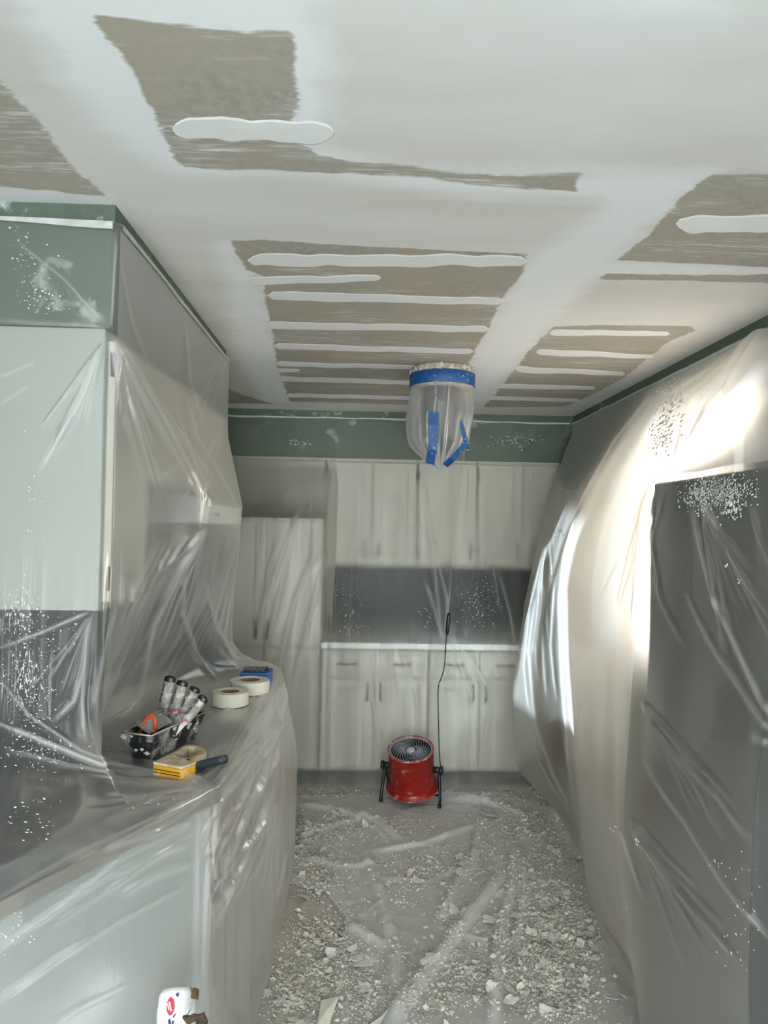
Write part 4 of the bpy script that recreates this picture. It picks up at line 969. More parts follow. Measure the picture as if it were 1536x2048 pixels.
# bag radius profile by height and angle, gathered at the band, pinched shut below
zs = [2.40, 2.345, 2.28, 2.20, 2.12, 2.065, 2.02, 1.985, 1.958, 1.942]
rs = [0.1585, 0.158, 0.162, 0.168, 0.160, 0.150, 0.118, 0.078, 0.040, 0.012]
dxs = [0, 0, -0.004, -0.010, -0.016, -0.018, -0.016, -0.010, -0.004, 0.0]
nz, na = 110, 220
qz = np.linspace(0, 1, nz); tz_ = np.linspace(0, 1, len(zs))
prof = pchip(tz_, np.stack([zs, rs, dxs], -1), qz)
A = np.linspace(0, 2 * math.pi, na, endpoint=False)
a2, z2 = np.meshgrid(A, qz, indexing='ij')
pl_ = (np.abs(((a2 * 27 / (2 * math.pi) + 1.2 * vnoise2(a2 * 3, z2 * 2, 61)) % 1) - 0.5) * 2)
amp = 0.004 + 0.006 * np.clip((z2 - 0.1) * 3, 0, 1); amp = np.where(z2 < 0.13, 0.0, amp)
rad = prof[None, :, 1] * 1.0 - amp * pl_ ** 2 + 0.014 * (vnoise2(np.cos(a2) * 2 + 9, np.sin(a2) * 2 + z2 * 6 + 9, 63) - 0.5) * np.clip((z2 - .2) * 3, 0, 1)
rad = np.maximum(rad, 0.004)
BGm = np.stack([LC[0] + prof[None, :, 2] + rad * np.cos(a2), LC[1] + rad * np.sin(a2), np.broadcast_to(prof[None, :, 0], rad.shape)], -1)
BGm = np.concatenate([BGm, BGm[:1]], 0)
crb = np.concatenate([(pl_ < 0.12) * np.clip((z2 - .08) * 8, 0, 1) * (vnoise2(a2 * 6, z2 * 4, 67) > 0.45), np.zeros((1, nz))], 0) * 0.7
bg = sheet_mesh('film', BGm - np.array(o_), np.r_[A, 2 * math.pi] * 0.16, qz * 0.46, 'film_bag', {'crease_milk': crb, 'dust': np.zeros_like(crb)}, BG)
mb = MB(); mb.lathe([(0.1605, 2.405), (0.1625, 2.403), (0.1622, 2.343), (0.1602, 2.341)], (LC[0], LC[1], 0), 64); mb.build('tape_band', 'blue_tape', BG, o_, smooth=True)


def tape_strip(pts, w_, thick=0.0015):
    """ribbon lying on the bag: pts = (pixel x, pixel y) traced, laid on the bag's front at depth yd"""
    mb = MB(); V = []
    for (x, y, yd, half, tilt) in pts:
        c0 = aty(x, y, yd); rt = np.array([math.cos(tilt), 0.25 * math.sin(tilt), math.sin(tilt)])
        V += [c0 - rt * half, c0 + rt * half, c0 + rt * half + np.array([0, thick, 0]), c0 - rt * half + np.array([0, thick, 0])]
    Fs = []
    for i in range(len(pts) - 1):
        a = 4 * i; b = a + 4
        Fs += [(a, a + 1, b + 1, b), (a + 1, a + 2, b + 2, b + 1), (a + 2, a + 3, b + 3, b + 2), (a + 3, a, b, b + 3)]
    Fs += [(3, 2, 1, 0), (len(V) - 4, len(V) - 3, len(V) - 2, len(V) - 1)]
    mb.add(V, Fs); return mb.build('tape_strip', 'blue_tape', BG, o_)


tape_strip([(867, 824, 3.415, .024, 0), (867, 850, 3.412, .024, 0), (867, 884, 3.42, .023, 0), (864, 900, 3.43, .021, -.2), (860, 928, 3.475, .022, -.25)], 0)
tape_strip([(921, 840, 3.45, .007, .1), (926, 860, 3.45, .010, .2), (930, 878, 3.45, .012, .6), (934, 886, 3.45, .014, .8)], 0)
tape_strip([(934, 886, 3.43, .014, -.9), (920, 900, 3.43, .014, -.9), (905, 918, 3.45, .015, -.8), (890, 931, 3.50, .015, -.6)], 0)
rg = MB(); V = []
for k in range(12):
    a = rng.uniform(0, 6.28); V += [aty(934 + rng.uniform(-4, 4), 893 + rng.uniform(-8, 8), 3.455)]
rg.add(V, [(i, i + 1, i + 2) for i in range(0, 9)]); rg.build('torn_tape_end', 'wrap', BG, o_)

# ------------------------------------------------------------------ drum fan
ff = (atz(767, 1604, 0.012)[:2], atz(880, 1617, 0.012)[:2]); fc_ = (ff[0] + ff[1]) / 2
fdir = ff[1] - ff[0]; fyaw = math.atan2(fdir[1], fdir[0]); half = np.linalg.norm(fdir) / 2
FZ0 = 0.018
FN = root('drum_fan', (fc_[0], fc_[1] + 0.03, FZ0), 'red drum floor fan tilted upward on black tube stand, plugged in by a black cord', 'fan', rot=(0, 0, fyaw))
PZ = 0.205; TILT = R(17); RB, HB = 0.133, 0.125
rotX = np.array(Matrix.Rotation(TILT, 3, 'X'))


def fan_part(mb, name, mat, smooth=True, parent=None, bevel=0):
    mb.v = [tuple(rotX @ np.array(p) + np.array([0, 0, PZ])) for p in mb.v]
    return mb.build(name, mat, parent or FN, (0, 0, 0), smooth, bevel)


body = fan_part(MB().lathe([(RB - 0.004, HB), (RB + 0.002, HB + 0.001), (RB + 0.003, HB - 0.006), (RB, HB - 0.010), (RB, -HB + 0.026), (RB + 0.003, -HB + 0.016), (RB + 0.022, -HB + 0.003), (RB + 0.024, -HB), (RB + 0.018, -HB), (RB - 0.002, -HB + 0.02), (RB - 0.004, HB)], seg=64), 'drum', 'red')
fan_part(MB().lathe([(RB - 0.006, HB + 0.001), (RB - 0.002, HB + 0.006), (RB + 0.005, HB + 0.004), (RB + 0.005, HB - 0.004)], seg=64), 'top_rim', 'redrim')
fan_part(MB().lathe([(RB + 0.015, -HB - 0.001), (RB + 0.024, -HB - 0.004), (RB + 0.028, -HB + 0.001), (RB + 0.025, -HB + 0.005)], seg=64), 'bottom_rim', 'redrim')
fan_part(MB().lathe([(0.0, HB - 0.05), (RB - 0.0052, HB - 0.05), (RB - 0.0052, HB - 0.003)], seg=48), 'motor_plate', 'black', False)
gr = fan_part(MB().lathe([(RB - 0.006, HB), (RB - 0.012, HB + 0.002), (RB - 0.014, HB - 0.006)], seg=64), 'grille_ring', 'grille')
for k in range(26):
    mb = MB(); V = []; a0 = 2 * math.pi * k / 26; m = 9
    for j in range(m + 1):
        t = j / m; r_ = 0.034 + t * (RB - 0.012 - 0.034); a = a0 + 0.9 * t ** 1.3
        for zz in (HB - 0.002 - 0.004 * t, HB - 0.007 - 0.003 * t):
            for s in (-1, 1):
                V.append((r_ * math.cos(a) - s * 0.0019 * math.sin(a), r_ * math.sin(a) + s * 0.0019 * math.cos(a), zz))
    Fs = []
    for j in range(m):
        p, q = 4 * j, 4 * j + 4
        Fs += [(p, p + 1, q + 1, q), (p + 1, p + 3, q + 3, q + 1), (p + 3, p + 2, q + 2, q + 3), (p + 2, p, q, q + 2)]
    mb.add(V, Fs); fan_part(mb, 'vane', 'grille', False, None)
fan_part(MB().lathe([(0.0, HB + 0.002), (0.022, HB + 0.001), (0.027, HB - 0.004), (0.027, HB - 0.02)], seg=32), 'hub', 'hub')
for s in (-1, 1):
    MB().tube([(s * (RB - 0.002), 0, PZ), (s * 0.172, 0, PZ)], 0.019, 20).build('pivot', 'black', FN, smooth=True)
    MB().tube([(s * 0.168, 0, PZ), (s * 0.172, 0, PZ), (s * 0.186, 0, PZ)], [0.020, 0.025, 0.025], 20).build('knob', 'black', FN, smooth=True)
    MB().tube([(s * 0.166, -0.002, PZ), (s * 0.168, -0.005, 0.15), (s * 0.176, -0.02, 0.06), (s * 0.176, -0.032, 0.02), (s * 0.170, -0.034, 0.013)], 0.009, 12).build('leg', 'black', FN, smooth=True)
    MB().tube([(s * 0.166, 0.002, PZ), (s * 0.160, 0.05, 0.12), (s * 0.150, 0.12, 0.014)], 0.007, 10).build('rear_leg', 'black', FN, smooth=True)
    MB().tube([(s * 0.176, -0.034, 0.0), (s * 0.176, -0.034, 0.018)], 0.0125, 12).build('foot', 'black', FN, smooth=True)
MB().tube([(-0.150, 0.12, 0.014), (0.150, 0.12, 0.014)], 0.007, 10).build('rear_bar', 'black', FN, smooth=True)
for (x, y, z) in ((0.06, -RB - 0.0005, -0.06), (-0.07, -RB * 0.86, -0.065)):
    fan_part(MB().lathe([(0.0, 0.002), (0.004, 0.0)], (0, 0, 0), 12) if False else MB().tube([(x, y * 0.9, z), (x, y * (0.90 if x > 0 else 1.0) - 0.003, z)], 0.004, 10), 'screw', 'black')
Minv = np.array((Matrix.Translation((fc_[0], fc_[1] + 0.03, FZ0)) @ Matrix.Rotation(fyaw, 4, 'Z')).inverted())
cp = [aty(880, 1545, fc_[1] + 0.10), aty(881, 1535, 4.36), aty(879, 1510, 4.38), aty(877, 1450, 4.42), aty(876, 1388, 4.44), aty(877, 1372, 4.44), aty(884, 1352, 4.455), aty(889, 1330, 4.46), aty(891, 1300, 4.47), aty(893, 1268, 4.475)]
tq = np.arange(len(cp)); cps = pchip(tq, np.array(cp), np.linspace(0, len(cp) - 1, 60))
loc_ = [(Minv @ np.array([*p, 1]))[:3] for p in cps]
cord = MB().tube(loc_, 0.0036, 8).build('power_cord', 'black', FN, smooth=True)
pa, pb = aty(894, 1270, 4.475), aty(898, 1226, 4.475)
MB().tube([(Minv @ np.array([*p, 1]))[:3] for p in (pa, pa + (pb - pa) * .15, pa + (pb - pa) * .85, pb)], [.006, .013, .013, .009], 10).build('plug', 'black', cord, smooth=True)

# ------------------------------------------------------------------ tools on the worktop
TZ = 0.922
cz = lambda X, Y: (200 + X / 3.657, 1280 + Y / 3.657)
# mud pan
PA, PB = np.array([-0.612, 2.195]), np.array([-0.512, 2.475]); ax = (PB - PA) / np.linalg.norm(PB - PA); nx = np.array([-ax[1], ax[0]])
MP = croot('mud_pan', (-0.61, 2.36, TZ), 'black steel mud pan smeared with plaster, holding the putty knives', 'mud pan'); o_ = parent_origin(MP)
Lr, Wr, Hr = 0.30, 0.105, 0.085


def pan_pt(t, s, z, inset): return np.array([*(PA + ax * (inset + t * (Lr - 2 * inset)) + nx * (inset * 0.8 + s * (Wr - 1.6 * inset))), TZ + 0.001 + z])


mb = MB()
outer = [[pan_pt(t, s, z, i) for t, s in ((0, 0), (1, 0), (1, 1), (0, 1))] for z, i in ((0, 0.028), (Hr, 0.0))]
inner = [[pan_pt(t, s, z, i) for t, s in ((0, 0), (1, 0), (1, 1), (0, 1))] for z, i in ((0.003, 0.031), (Hr, 0.003))]
V = outer[0] + outer[1] + inner[1] + inner[0]
Fs = [(3, 2, 1, 0)] + [(i, (i + 1) % 4, 4 + (i + 1) % 4, 4 + i) for i in range(4)] + [(4 + i, 4 + (i + 1) % 4, 8 + (i + 1) % 4, 8 + i) for i in range(4)] + [(8 + i, 8 + (i + 1) % 4, 12 + (i + 1) % 4, 12 + i) for i in range(4)] + [(12, 13, 14, 15)]
mb.add(V, Fs); mb.build('trough', 'pan', MP, o_)
rim = outer[1] + [outer[1][0]]
MB().tube(rim, 0.0028, 8).build('rolled_rim', 'blade', MP, o_, smooth=True)
mb = MB()
for k in range(16):
    t, s = rng.uniform(0.02, .98), rng.uniform(0, 1); z = Hr * rng.beta(2, 1.4); f_ = rng.integers(0, 2); i_ = 0.028 * (1 - z / Hr)
    c0 = pan_pt(t, -0.006, z, i_) if f_ else pan_pt(-0.003, s, z, i_); d1 = ax if f_ else nx; s_ = rng.uniform(.003, .014)
    e1 = np.array([*d1, 0]) * s_; e2 = np.array([0, 0, 1.0]) * s_ * rng.uniform(.3, .9); nn = np.array([*(-nx if f_ else -ax), 0]) * .0015
    mb.add([c0 - e1, c0 + e2, c0 + e1, c0 - e2, c0 + nn], [(0, 1, 4), (1, 2, 4), (2, 3, 4), (3, 0, 4)])
sm = mb.build('plaster_smears', 'spat', MP, o_); sm['kind'] = 'stuff'
# putty knives standing in the pan
KN = [((518, 262), (452, 545), .05, 2.40, 'putty knife with upright plastered grip and black end cap, tallest in the mud pan', .075, 0.0195),
      ((608, 297), (535, 545), .045, 2.37, 'putty knife with plastered grip and chrome capped black end, second in the mud pan', .1, 0.0195),
      ((705, 345), (590, 560), .045, 2.35, 'putty knife with thickly plastered white grip and spotted tip in the mud pan', .1, 0.0185),
      ((770, 412), (600, 620), .035, 2.32, 'putty knife leaning lowest over the mud pan rim, glossy black round end', .06, 0.0165)]
for ki, (tp_, bt_, off, yt, lab, bw, r_) in enumerate(KN):
    b = atz(*cz(*bt_), TZ + Hr - 0.004); a = aty(*cz(*tp_), b[1] + 0.015); dvec = a - b; Lk = np.linalg.norm(dvec); u = dvec / Lk
    K = croot('putty_knife', tuple(b), lab, 'putty knife', 'putty knives in the mud pan'); o_ = parent_origin(K)
    sd_ = np.cross(u, [0, -1, 0.2]); sd_ /= np.linalg.norm(sd_); th_ = np.cross(u, sd_)

    def oval(t0, t1, rr, mat, nm, flat=0.62, n=8):
        mb = MB(); V = []; m = 14
        for i in range(n + 1):
            t = t0 + (t1 - t0) * i / n; c0 = b + dvec * t; rad_ = rr(t)
            for k in range(m):
                q = 2 * math.pi * k / m; V.append(c0 + sd_ * rad_ * math.cos(q) + th_ * rad_ * flat * math.sin(q))
        Fs = [(i * m + k, i * m + (k + 1) % m, (i + 1) * m + (k + 1) % m, (i + 1) * m + k) for i in range(n) for k in range(m)] + [tuple(range(m))[::-1], tuple(n * m + k for k in range(m))]
        mb.add(V, Fs); return mb.build(nm, mat, K, o_, smooth=True)
    oval(0.14, 0.86, lambda t: r_ * (0.82 + 0.18 * math.sin(t * 3.0)), 'knife_white', 'grip')
    oval(0.85, 1.0, lambda t: r_ * (1.0 if t < .95 else max(0.35, 1.0 - ((t - .95) / .05) ** 2 * .65)), 'knife_black', 'end_cap')
    oval(0.05, 0.15, lambda t: r_ * 0.86, 'knife_red', 'collar')
    for t0, t1 in ((.3, .55), (.58, .8)):
        mb = MB(); c0 = b + dvec * t0 - sd_ * r_ * .78 - th_ * r_ * .35; mb.obox(c0, dvec * (t1 - t0), sd_ * .006, -th_ * .006); mb.build('grip_stripe', 'knife_black', K, o_, bevel=0.001)
    tip = b - u * 0.05 + np.array([*(nx * .012), 0]); tip[2] = max(tip[2], TZ + 0.012)
    mb = MB(); w0, w1 = 0.010, 0.016; tk = th_ * 0.0009
    V = [b + u * .01 - sd_ * w0 - tk, b + u * .01 + sd_ * w0 - tk, tip + sd_ * w1 - tk, tip - sd_ * w1 - tk, b + u * .01 - sd_ * w0 + tk, b + u * .01 + sd_ * w0 + tk, tip + sd_ * w1 + tk, tip - sd_ * w1 + tk]
    mb.add(V, [(0, 1, 2, 3), (7, 6, 5, 4), (0, 4, 5, 1), (1, 5, 6, 2), (2, 6, 7, 3), (3, 7, 4, 0)]); mb.build('blade', 'blade', K, o_)
# broad steel knife lying in the pan
c0 = pan_pt(.18, .45, .070, .0); BK = croot('taping_knife', tuple(c0), 'broad steel taping knife blade lying across the mud pan mouth', 'taping knife'); o_ = parent_origin(BK)
u_ = np.array([*ax, 0.05]); s_ = np.array([*nx, 0.55]); s_ /= np.linalg.norm(s_)
MB().obox(c0, u_ * 0.13, s_ * 0.055, np.cross(u_, s_) * 0.0015).build('blade', 'blade', BK, o_)
MB().obox(c0 + s_ * .05 - u_ * .002, u_ * 0.134, s_ * 0.012, np.cross(u_, s_) * 0.008).build('spine', 'steel', BK, o_, bevel=0.002)
# orange looped handle
oc = aty(*cz(350, 640), 2.30); OR = croot('scraper', tuple(oc), 'scraper with orange looped handle poking out of the mud pan', 'scraper'); o_ = parent_origin(OR)
lp = []
for k in range(15):
    a = math.pi * k / 14; lp.append(oc + np.array([-0.022 * math.cos(a) + 0.010 * math.sin(a), 0.006 * math.cos(a), 0.050 * math.sin(a) - 0.012]))
lp = [lp[0] - np.array([0.003, 0, .035])] + lp + [lp[-1] - np.array([-0.004, 0, .03])]
MB().tube(lp, 0.0055, 10).build('loop_handle', 'orange', OR, o_, smooth=True)
MB().obox(oc + np.array([-0.03, -.003, -.062]), (0.06, .004, 0), (0, 0.004, 0), (0, 0, 0.022)).build('blade_holder', 'blade', OR, o_, bevel=.001)
# paper tape rolls
for nm, c, r_, h_, lab, z_ in (('roll1', (-0.503, 2.905), 0.0715, 0.052, 'cream paper joint tape roll standing beside the mud pan, card core filled', 0.931), ('roll2', (-0.459, 3.125), 0.083, 0.052, 'wider cream paper joint tape roll with open brown core beside the blue case', 0.931)):
    T = croot('tape_roll', (c[0], c[1], z_), lab, 'tape roll', 'rolls of paper joint tape'); o_ = parent_origin(T)
    ri = r_ * 0.50
    prof = [(ri, z_), (r_ - .002, z_), (r_, z_ + .002)] + [(r_, z_ + h_ - .002), (r_ - .002, z_ + h_)] + [(ri + (r_ - ri - .003) * (1 - k / 10), z_ + h_ - (0.0008 if k % 2 else 0)) for k in range(1, 10)] + [(ri, z_ + h_), (ri, z_)]
    MB().lathe(prof, (c[0], c[1], 0), 56).build('paper', 'paper_tape', T, o_, smooth=False)
    MB().lathe([(ri - .0006, z_ + .001), (ri - .0006, z_ + h_ - .001), (ri - .004, z_ + h_ - .001), (ri - .004, z_ + .001)], (c[0], c[1], 0), 40, True).build('core', 'core', T, o_, smooth=True)
    if nm == 'roll1': MB().lathe([(0, z_ + h_ - .006), (ri - .005, z_ + h_ - .006)], (c[0], c[1], 0), 40).build('core_label', 'lamp_grey', T, o_)
# blue case behind the rolls
bl = croot('case', (-0.46, 3.315, 0.932), 'small blue plastic case with black meshed top behind the tape rolls', 'case'); o_ = parent_origin(bl)
MB().box(-0.525, -0.392, 3.255, 3.375, 0.9325, 0.985).build('body', 'blue_box', bl, o_, bevel=.004)
MB().prism([(-0.513, 3.265), (-0.404, 3.265), (-0.412, 3.365), (-0.503, 3.365)], 0.9855, 0.993).build('lid', 'black', bl, o_, bevel=.002)
for k in range(6): MB().box(-0.497 + .014 * k, -0.490 + .014 * k, 3.275, 3.355, 0.993, 0.9955).build('mesh_bar', 'grille', bl, o_)
# yellow tool with D handle
z1 = 0.962
tt = lambda X, Y, z=z1: atz(*cz(X, Y), z)[:2]
YG = croot('hand_stapler', (-0.5, 2.16, TZ), 'yellow hand stapler with dusty D shaped handle at the worktop corner', 'stapler'); o_ = parent_origin(YG)
yl = [tt(388, 892), tt(598, 928), tt(703, 892), tt(640, 862), tt(500, 838)]
MB().prism([tuple(p) for p in yl], TZ + .001, z1 - .008).build('body', 'yellow', YG, o_, bevel=.003)
MB().prism([tuple(p) for p in yl], z1 - .0075, z1).build('top_plate', 'dusty_wood', YG, o_, bevel=.002)
for dz in (.012, .020):
    q0, q1 = np.array([*yl[0], TZ + dz]), np.array([*yl[1], TZ + dz]); e = (q1 - q0); nrm_ = np.array([e[1], -e[0], 0]); nrm_ /= np.linalg.norm(nrm_)
    MB().obox(q0 + e * .04, e * .9, (0, 0, .002), nrm_ * .0012).build('seam', 'black', YG, o_)
hp = [tt(520, 842), tt(575, 812), tt(640, 772), tt(700, 778), tt(752, 800), tt(758, 818), tt(700, 850), tt(640, 880)]
hp = pchip(np.arange(len(hp)), np.array(hp), np.linspace(0, len(hp) - 1, 22))
mb = MB(); V = []
for i, p in enumerate(hp):
    t_ = hp[min(i + 1, 21)] - hp[max(i - 1, 0)]; t_ /= np.linalg.norm(t_); n_ = np.array([-t_[1], t_[0]])
    for s, z in ((-1, TZ + .002), (-1, z1), (1, z1), (1, TZ + .002)): V.append((*(p + n_ * s * .0085), z))
Fs = [(0, 1, 2, 3), (87, 86, 85, 84)]
for i in range(21):
    for k in range(4): Fs.append((4 * i + k, 4 * i + (k + 1) % 4, 4 * i + 4 + (k + 1) % 4, 4 * i + 4 + k))
mb.add(V, Fs); mb.build('handle', 'dusty_wood', YG, o_, bevel=.003)
# navy gripped knife
na_, nb_ = atz(*cz(690, 925), TZ + .014), atz(*cz(925, 868), TZ + .014)
NK = croot('utility_knife', tuple(na_ - np.array([0, 0, .014])), 'navy rubber gripped knife lying half under the yellow stapler', 'knife'); o_ = parent_origin(NK)
mb = MB(); V = []; uu = nb_ - na_; si = np.cross(uu / np.linalg.norm(uu), [0, 0, 1])
for i in range(13):
    t = i / 12; c0 = na_ + uu * t; w_ = .0125 * (0.85 + .25 * math.sin(t * 2.6)) * (1 if t < .93 else .75)
    for k in range(12): q = 2 * math.pi * k / 12; V.append(c0 + si * w_ * math.cos(q) + np.array([0, 0, 1]) * .0125 * math.sin(q))
mb.add(V, [(i * 12 + k, i * 12 + (k + 1) % 12, (i + 1) * 12 + (k + 1) % 12, (i + 1) * 12 + k) for i in range(12) for k in range(12)] + [tuple(range(12))[::-1], tuple(144 + k for k in range(12))])
mb.build('grip', 'navy', NK, o_, smooth=True)
MB().obox(na_ - uu * .35 - si * .009 - np.array([0, 0, .011]), uu * .4, si * .018, (0, 0, .002)).build('blade', 'blade', NK, o_)

# ------------------------------------------------------------------ wrapped roll standing at the cabinet end
RT_, RB_ = aty(357, 1990, 1.74), np.array([-0.36, 1.36, 0.035])
RL = croot('wrapped_roll', (RB_[0], RB_[1], 0), 'white paper wrapped roll with red oval emblem leaning on the slanted cabinet end', 'roll'); o_ = parent_origin(RL)
rr_ = 0.044; r_ax = RT_ - RB_; r_len = np.linalg.norm(r_ax); r_ax = r_ax / r_len
r_s = np.cross(r_ax, [0, 1.0, 0.3]); r_s /= np.linalg.norm(r_s); r_f = np.cross(r_s, r_ax)
if r_f[1] > 0: r_f = -r_f                    # towards the room
seg = 40


def roll_p(t, a, r_):
    cr_ = 1 + 0.09 * math.sin(a * 3 + t * 34) * max(0, .95 - t) * 2.6 + 0.035 * math.sin(a * 7 - t * 80) * (t < .96)
    return RB_ + r_ax * (t * r_len) + r_ * cr_ * (r_s * math.cos(a) + r_f * math.sin(a))


mb = MB(); V = []
tl_ = [0, .2, .4, .55, .65, .7] + [.7 + .3 * k / 19 for k in range(1, 20)]
for t in tl_:
    for k in range(seg): V.append(roll_p(t, 2 * math.pi * k / seg, rr_))
for k in range(seg): V.append(roll_p(1.0, 2 * math.pi * k / seg, rr_ * .86) + r_ax * .012)
V.append(RB_ + r_ax * (r_len + .015)); n_ = len(tl_) + 1
mb.add(V, [(i * seg + k, i * seg + (k + 1) % seg, (i + 1) * seg + (k + 1) % seg, (i + 1) * seg + k) for i in range(n_ - 1) for k in range(seg)] + [((n_ - 1) * seg + k, (n_ - 1) * seg + (k + 1) % seg, n_ * seg) for k in range(seg)])
mb.build('wrapper', 'wrap', RL, o_, smooth=True)
mb = MB(); V = []; ks = list(range(16, 36))
for r_, dz in ((rr_ + .002, -.012), (rr_ + .003, .007), (rr_ - .004, .010), (rr_ - .006, -.010)):
    for k in ks: V.append(roll_p(1.0, 2 * math.pi * k / seg, r_) + r_ax * (dz + .0015 * math.sin(k * 1.7)))
m_ = len(ks)
mb.add(V, [(i * m_ + k, i * m_ + k + 1, ((i + 1) % 4) * m_ + k + 1, ((i + 1) % 4) * m_ + k) for i in range(4) for k in range(m_ - 1)])
mb.build('card_rim', 'core', RL, o_, smooth=True)


def decal(shape, name, mat, off=.0018, par=None):
    """print on the wrapper: shape = (pixel x, pixel y) traced, laid on the roll's round face"""
    V = []
    for x, y in shape:
        d = ray(x, y); w0 = EYE_P - RB_
        dp = d - r_ax * (d @ r_ax); wp = w0 - r_ax * (w0 @ r_ax); rad_ = rr_ * 1.035 + off
        aa, bb, cc = dp @ dp, 2 * dp @ wp, wp @ wp - rad_ ** 2; ds = bb * bb - 4 * aa * cc
        V.append(EYE_P + d * ((-bb - math.sqrt(max(ds, 0))) / (2 * aa)))
    mb = MB(); mb.add(V + [np.mean(V, 0) + r_f * .0008], [(i, (i + 1) % len(V), len(V)) for i in range(len(V))]); return mb.build(name, mat, par or RL, o_)


ell = lambda x, y, a, b, r0: [(x + a * math.cos(q) * math.cos(r0) - b * math.sin(q) * math.sin(r0), y + a * math.cos(q) * math.sin(r0) + b * math.sin(q) * math.cos(r0)) for q in np.linspace(0, 6.283, 26)[:-1]]
decal(ell(341, 2013, 8, 18, .06), 'emblem', 'red_ink', .002)
decal([(337, 2003), (340, 2003), (344, 2022), (341, 2023)], 'emblem_stroke', 'wrap', .0032)
decal([(334, 2008), (336, 2006), (339, 2020), (337, 2021)], 'emblem_stroke', 'wrap', .0032)
decal([(352, 1987), (358, 1986), (358, 1991), (356, 1992), (357, 1994), (354, 1994), (353, 1992), (351, 1990)], 'printed_arrow', 'blue_ink', .002)
for q in ([(345, 2034), (350, 2028), (352, 2029), (347, 2036)], [(336, 2040), (340, 2038), (343, 2052), (337, 2052)], [(344, 2041), (348, 2043), (346, 2052), (343, 2050)]): decal(q, 'printed_letter', 'blue_ink', .002)
mb = MB(); V = [aty(x, y, 1.655 + dy) for x, y, dy in ((370, 2030, 0), (384, 2002, .01), (387, 2008, -.01), (383, 2018, 0), (374, 2034, -.01), (378, 2015, -.02))]
mb.add(V, [(0, 1, 5), (1, 2, 5), (2, 3, 5), (3, 4, 5), (4, 0, 5)]); mb.build('torn_paper', 'wrap', RL, o_)
tb = [aty(368, 2034, 1.65), aty(378, 2040, 1.63), aty(388, 2035, 1.63), aty(396, 2036, 1.635), aty(404, 2034, 1.64), aty(405, 2042, 1.635), aty(400, 2056, 1.62), aty(385, 2075, 1.60)]
MB().tube(tb, [.004, .009, .008, .007, .011, .013, .012, .01], 10).build('torn_card', 'brown', RL, o_, smooth=False)

# ------------------------------------------------------------------ plaster debris
def flake_mesh(i, seed):
    r = np.random.default_rng(seed); n = 11; V = []; k1, k2 = r.uniform(-.5, .9), r.uniform(-.3, .5); asp = r.uniform(.5, 1)
    rr = [r.uniform(.55, 1.1) for _ in range(n)]

    def P(rad, a, dz):
        x = rad * math.cos(a); y = rad * asp * math.sin(a); return (x, y, .45 * (k1 * x * x + k2 * y * y + .25 * r.normal() * rad * rad) + dz)
    top = [P(rr[k], 2 * math.pi * k / n, .05) for k in range(n)]; mid = [P(rr[k] * .5, 2 * math.pi * k / n, .07) for k in range(n)]
    bot = [(x * .97, y * .97, z - .06) for x, y, z in top]
    V = top + mid + bot + [(0, 0, .07), (0, 0, .0)]
    Fs = [(k, (k + 1) % n, n + (k + 1) % n, n + k) for k in range(n)] + [(n + k, n + (k + 1) % n, 3 * n) for k in range(n)] + [(2 * n + (k + 1) % n, 2 * n + k, 3 * n + 1) for k in range(n)] + [(k, 2 * n + k, 2 * n + (k + 1) % n, (k + 1) % n) for k in range(n)]
    zmin = min(v[2] for v in V); V = [(x, y, z - zmin) for x, y, z in V]
    me = bpy.data.meshes.new('plaster_flake'); me.from_pydata(V, [], Fs); me.materials.append(M['flake2' if i % 3 == 0 else 'flake']); me.update(); return me


FM = [flake_mesh(i, 100 + i) for i in range(18)]
# where the debris lies, traced on the photograph: (x, y, rx, ry, weight)
ZN = [(600, 1665, 60, 35, 1.6), (610, 1720, 55, 45, 1.7), (640, 1760, 50, 40, 1.0), (640, 1890, 70, 60, 1.4), (590, 1990, 60, 50, 1.3), (720, 1990, 60, 70, .8), (690, 1660, 90, 30, .9), (820, 1650, 60, 20, .6), (800, 1730, 60, 30, .5), (880, 1740, 50, 40, .9), (960, 1740, 50, 40, 1.1),
      (1010, 1650, 60, 35, 1.3), (1090, 1660, 70, 50, 1.5), (1090, 1760, 70, 60, 1.5), (1100, 1850, 70, 70, 1.9), (1080, 1950, 80, 70, 1.5), (1150, 1880, 50, 60, 1.2), (930, 1960, 70, 60, .9), (900, 1840, 30, 60, .8), (1020, 1590, 110, 22, 1.0), (640, 1585, 90, 15, 1.0), (830, 2010, 60, 40, .6), (1120, 2010, 70, 40, .9), (800, 1800, 40, 40, .4), (820, 1920, 35, 20, .5), (980, 1880, 40, 40, .6)]
wts = np.array([z[4] * z[2] * z[3] ** .8 for z in ZN]); wts /= wts.sum()


def spot():
    while True:
        z = ZN[rng.choice(len(ZN), p=wts)]
        x, y = z[0] + rng.normal() * z[2] * .6, z[1] + rng.normal() * z[3] * .6
        if y < 1568 or y > 2060: continue
        lim = 1150 + max(0, (y - 1660)) * .33
        lft = 560 if y < 1800 else 560 - (y - 1800) * .2
        if x < lft or x > lim - 18 or y < 1545: continue
        p = atz(x, y, 0)
        if abs(p[0] - fc_[0]) < .2 and abs(p[1] - fc_[1]) < .2 and rng.random() < .8: continue
        return p


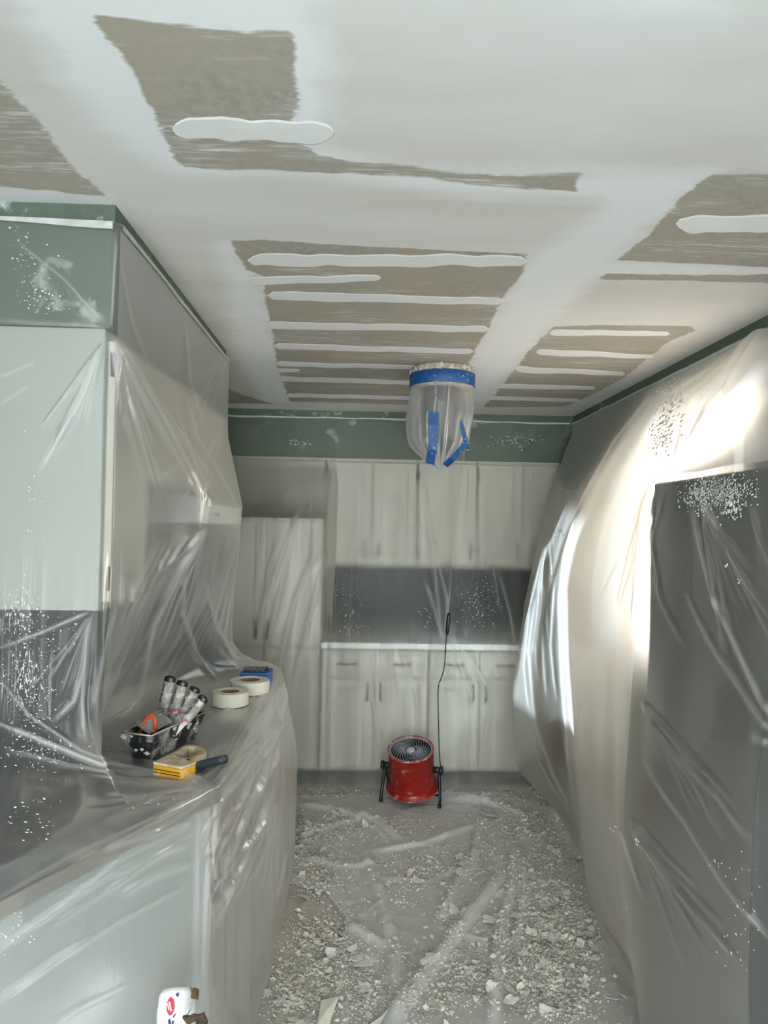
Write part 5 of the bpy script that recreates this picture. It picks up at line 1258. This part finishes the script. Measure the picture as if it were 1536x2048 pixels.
BIG = [(728, 1925, .075, 'largest pale plaster flake, ragged and flat, on the drop sheet', 0), (948, 1885, .058, 'large pale pointed plaster flake beside the long film fold', 3),
       (1150, 1722, .05, 'large plaster flake lying by the hem of the billowing sheet', 6), (1008, 1577, .05, 'wide pale plaster flake against the end plinth', 9), (700, 1880 - 70, .035, 'curled pale plaster flake near the folded film corner', 12), (1035, 1845, .045, 'angular plaster flake propped on the strip of folded film', 15)]
for x, y, s, lab, i in BIG:
    p = atz(x, y, 0); h = float(floor_h(np.array([p[0]]), np.array([p[1]]))[0][0])
    o = bpy.data.objects.new('plaster_flake', FM[i]); COL.objects.link(o); o.location = (p[0], p[1], h + .002); o.scale = (s, s, s * .35); o.rotation_euler = (rng.normal() * .05, rng.normal() * .05, rng.uniform(0, 6.28))
    tag(o, lab, 'plaster flake', 'plaster flakes strewn over the floor')
pts = np.array([spot()[:2] for _ in range(290)]); hh_ = floor_h(pts[:, 0], pts[:, 1])[0]
for i, (p, h) in enumerate(zip(pts, hh_)):
    o = bpy.data.objects.new('plaster_flake', FM[i % len(FM)]); COL.objects.link(o)
    s = float(np.clip(rng.lognormal(-3.85, .42), .010, .055))
    o.location = (p[0], p[1], h + .003 + (0.006 if rng.random() < .4 else 0)); o.scale = (s, s, s * rng.uniform(.35, .8)); o.rotation_euler = (rng.normal() * .3, rng.normal() * .3, rng.uniform(0, 6.28))
    tag(o, 'small curled grey-white plaster flake strewn on the floor debris', 'plaster flake', 'plaster flakes strewn over the floor')
for poly, mat_, lab in (([(678, 1993), (643, 2000), (634, 2052), (657, 2052)], 'paper_tape', 'cream paper scrap tilted among plaster flakes at the film edge'), ([(797, 1997), (757, 2037), (728, 2056), (768, 2056)], 'wrap', 'white paper scrap folded up beside the long film fold')):
    zz_ = [0.045, 0.03, 0.02, 0.02]; P_ = [atz(x, y, z) for (x, y), z in zip(poly, zz_)]; c0 = np.mean(P_, 0)
    mb = MB(); n_ = len(P_); dn = np.array([0, 0, .0012])
    mb.add(P_ + [c0 + np.array([0, 0, .006])] + [p - dn for p in P_] + [c0 + np.array([0, 0, .006]) - dn], [(i, (i + 1) % n_, n_) for i in range(n_)] + [(n_ + 1 + (i + 1) % n_, n_ + 1 + i, 2 * n_ + 1) for i in range(n_)] + [(i, n_ + 1 + i, n_ + 1 + (i + 1) % n_, (i + 1) % n_) for i in range(n_)])
    tag(mb.build('paper_scrap', mat_, None, tuple(c0)), lab, 'paper scrap')
NC = 34000
pts = np.array([spot()[:2] for _ in range(NC)]); hh_ = floor_h(pts[:, 0], pts[:, 1])[0]
V = []; Fs = []
for p, h in zip(pts, hh_):
    s = float(np.clip(rng.lognormal(-5.7, .6), .0014, .013)); a = rng.uniform(0, 6.28); asp = rng.uniform(.65, 1); k = len(V)
    tl = rng.normal(size=2) * .35; lift = s * .25 + (rng.uniform(0, .008) if rng.random() < .3 else 0)
    m = 5
    for j in range(m):
        q = a + 2 * math.pi * j / m; r_ = s * rng.uniform(.6, 1.15); dx_, dy_ = r_ * math.cos(q), asp * r_ * math.sin(q)
        V.append((p[0] + dx_, p[1] + dy_, max(.001, h + lift + dx_ * tl[0] + dy_ * tl[1] + rng.uniform(0, .25) * s)))
    V.append((p[0], p[1], h + lift + s * .35)); V.append((p[0], p[1], max(.0005, h)))
    Fs += [(k + j, k + (j + 1) % m, k + m) for j in range(m)] + [(k + (j + 1) % m, k + j, k + m + 1) for j in range(m)]
me = bpy.data.meshes.new('plaster_crumbs'); me.from_pydata(V, [], Fs); me.materials.append(M['crumb']); me.update()
o = bpy.data.objects.new('plaster_crumbs', me); COL.objects.link(o)
tag(o, 'loose plaster crumbs and dust scattered across the floor', 'debris', kind='stuff')
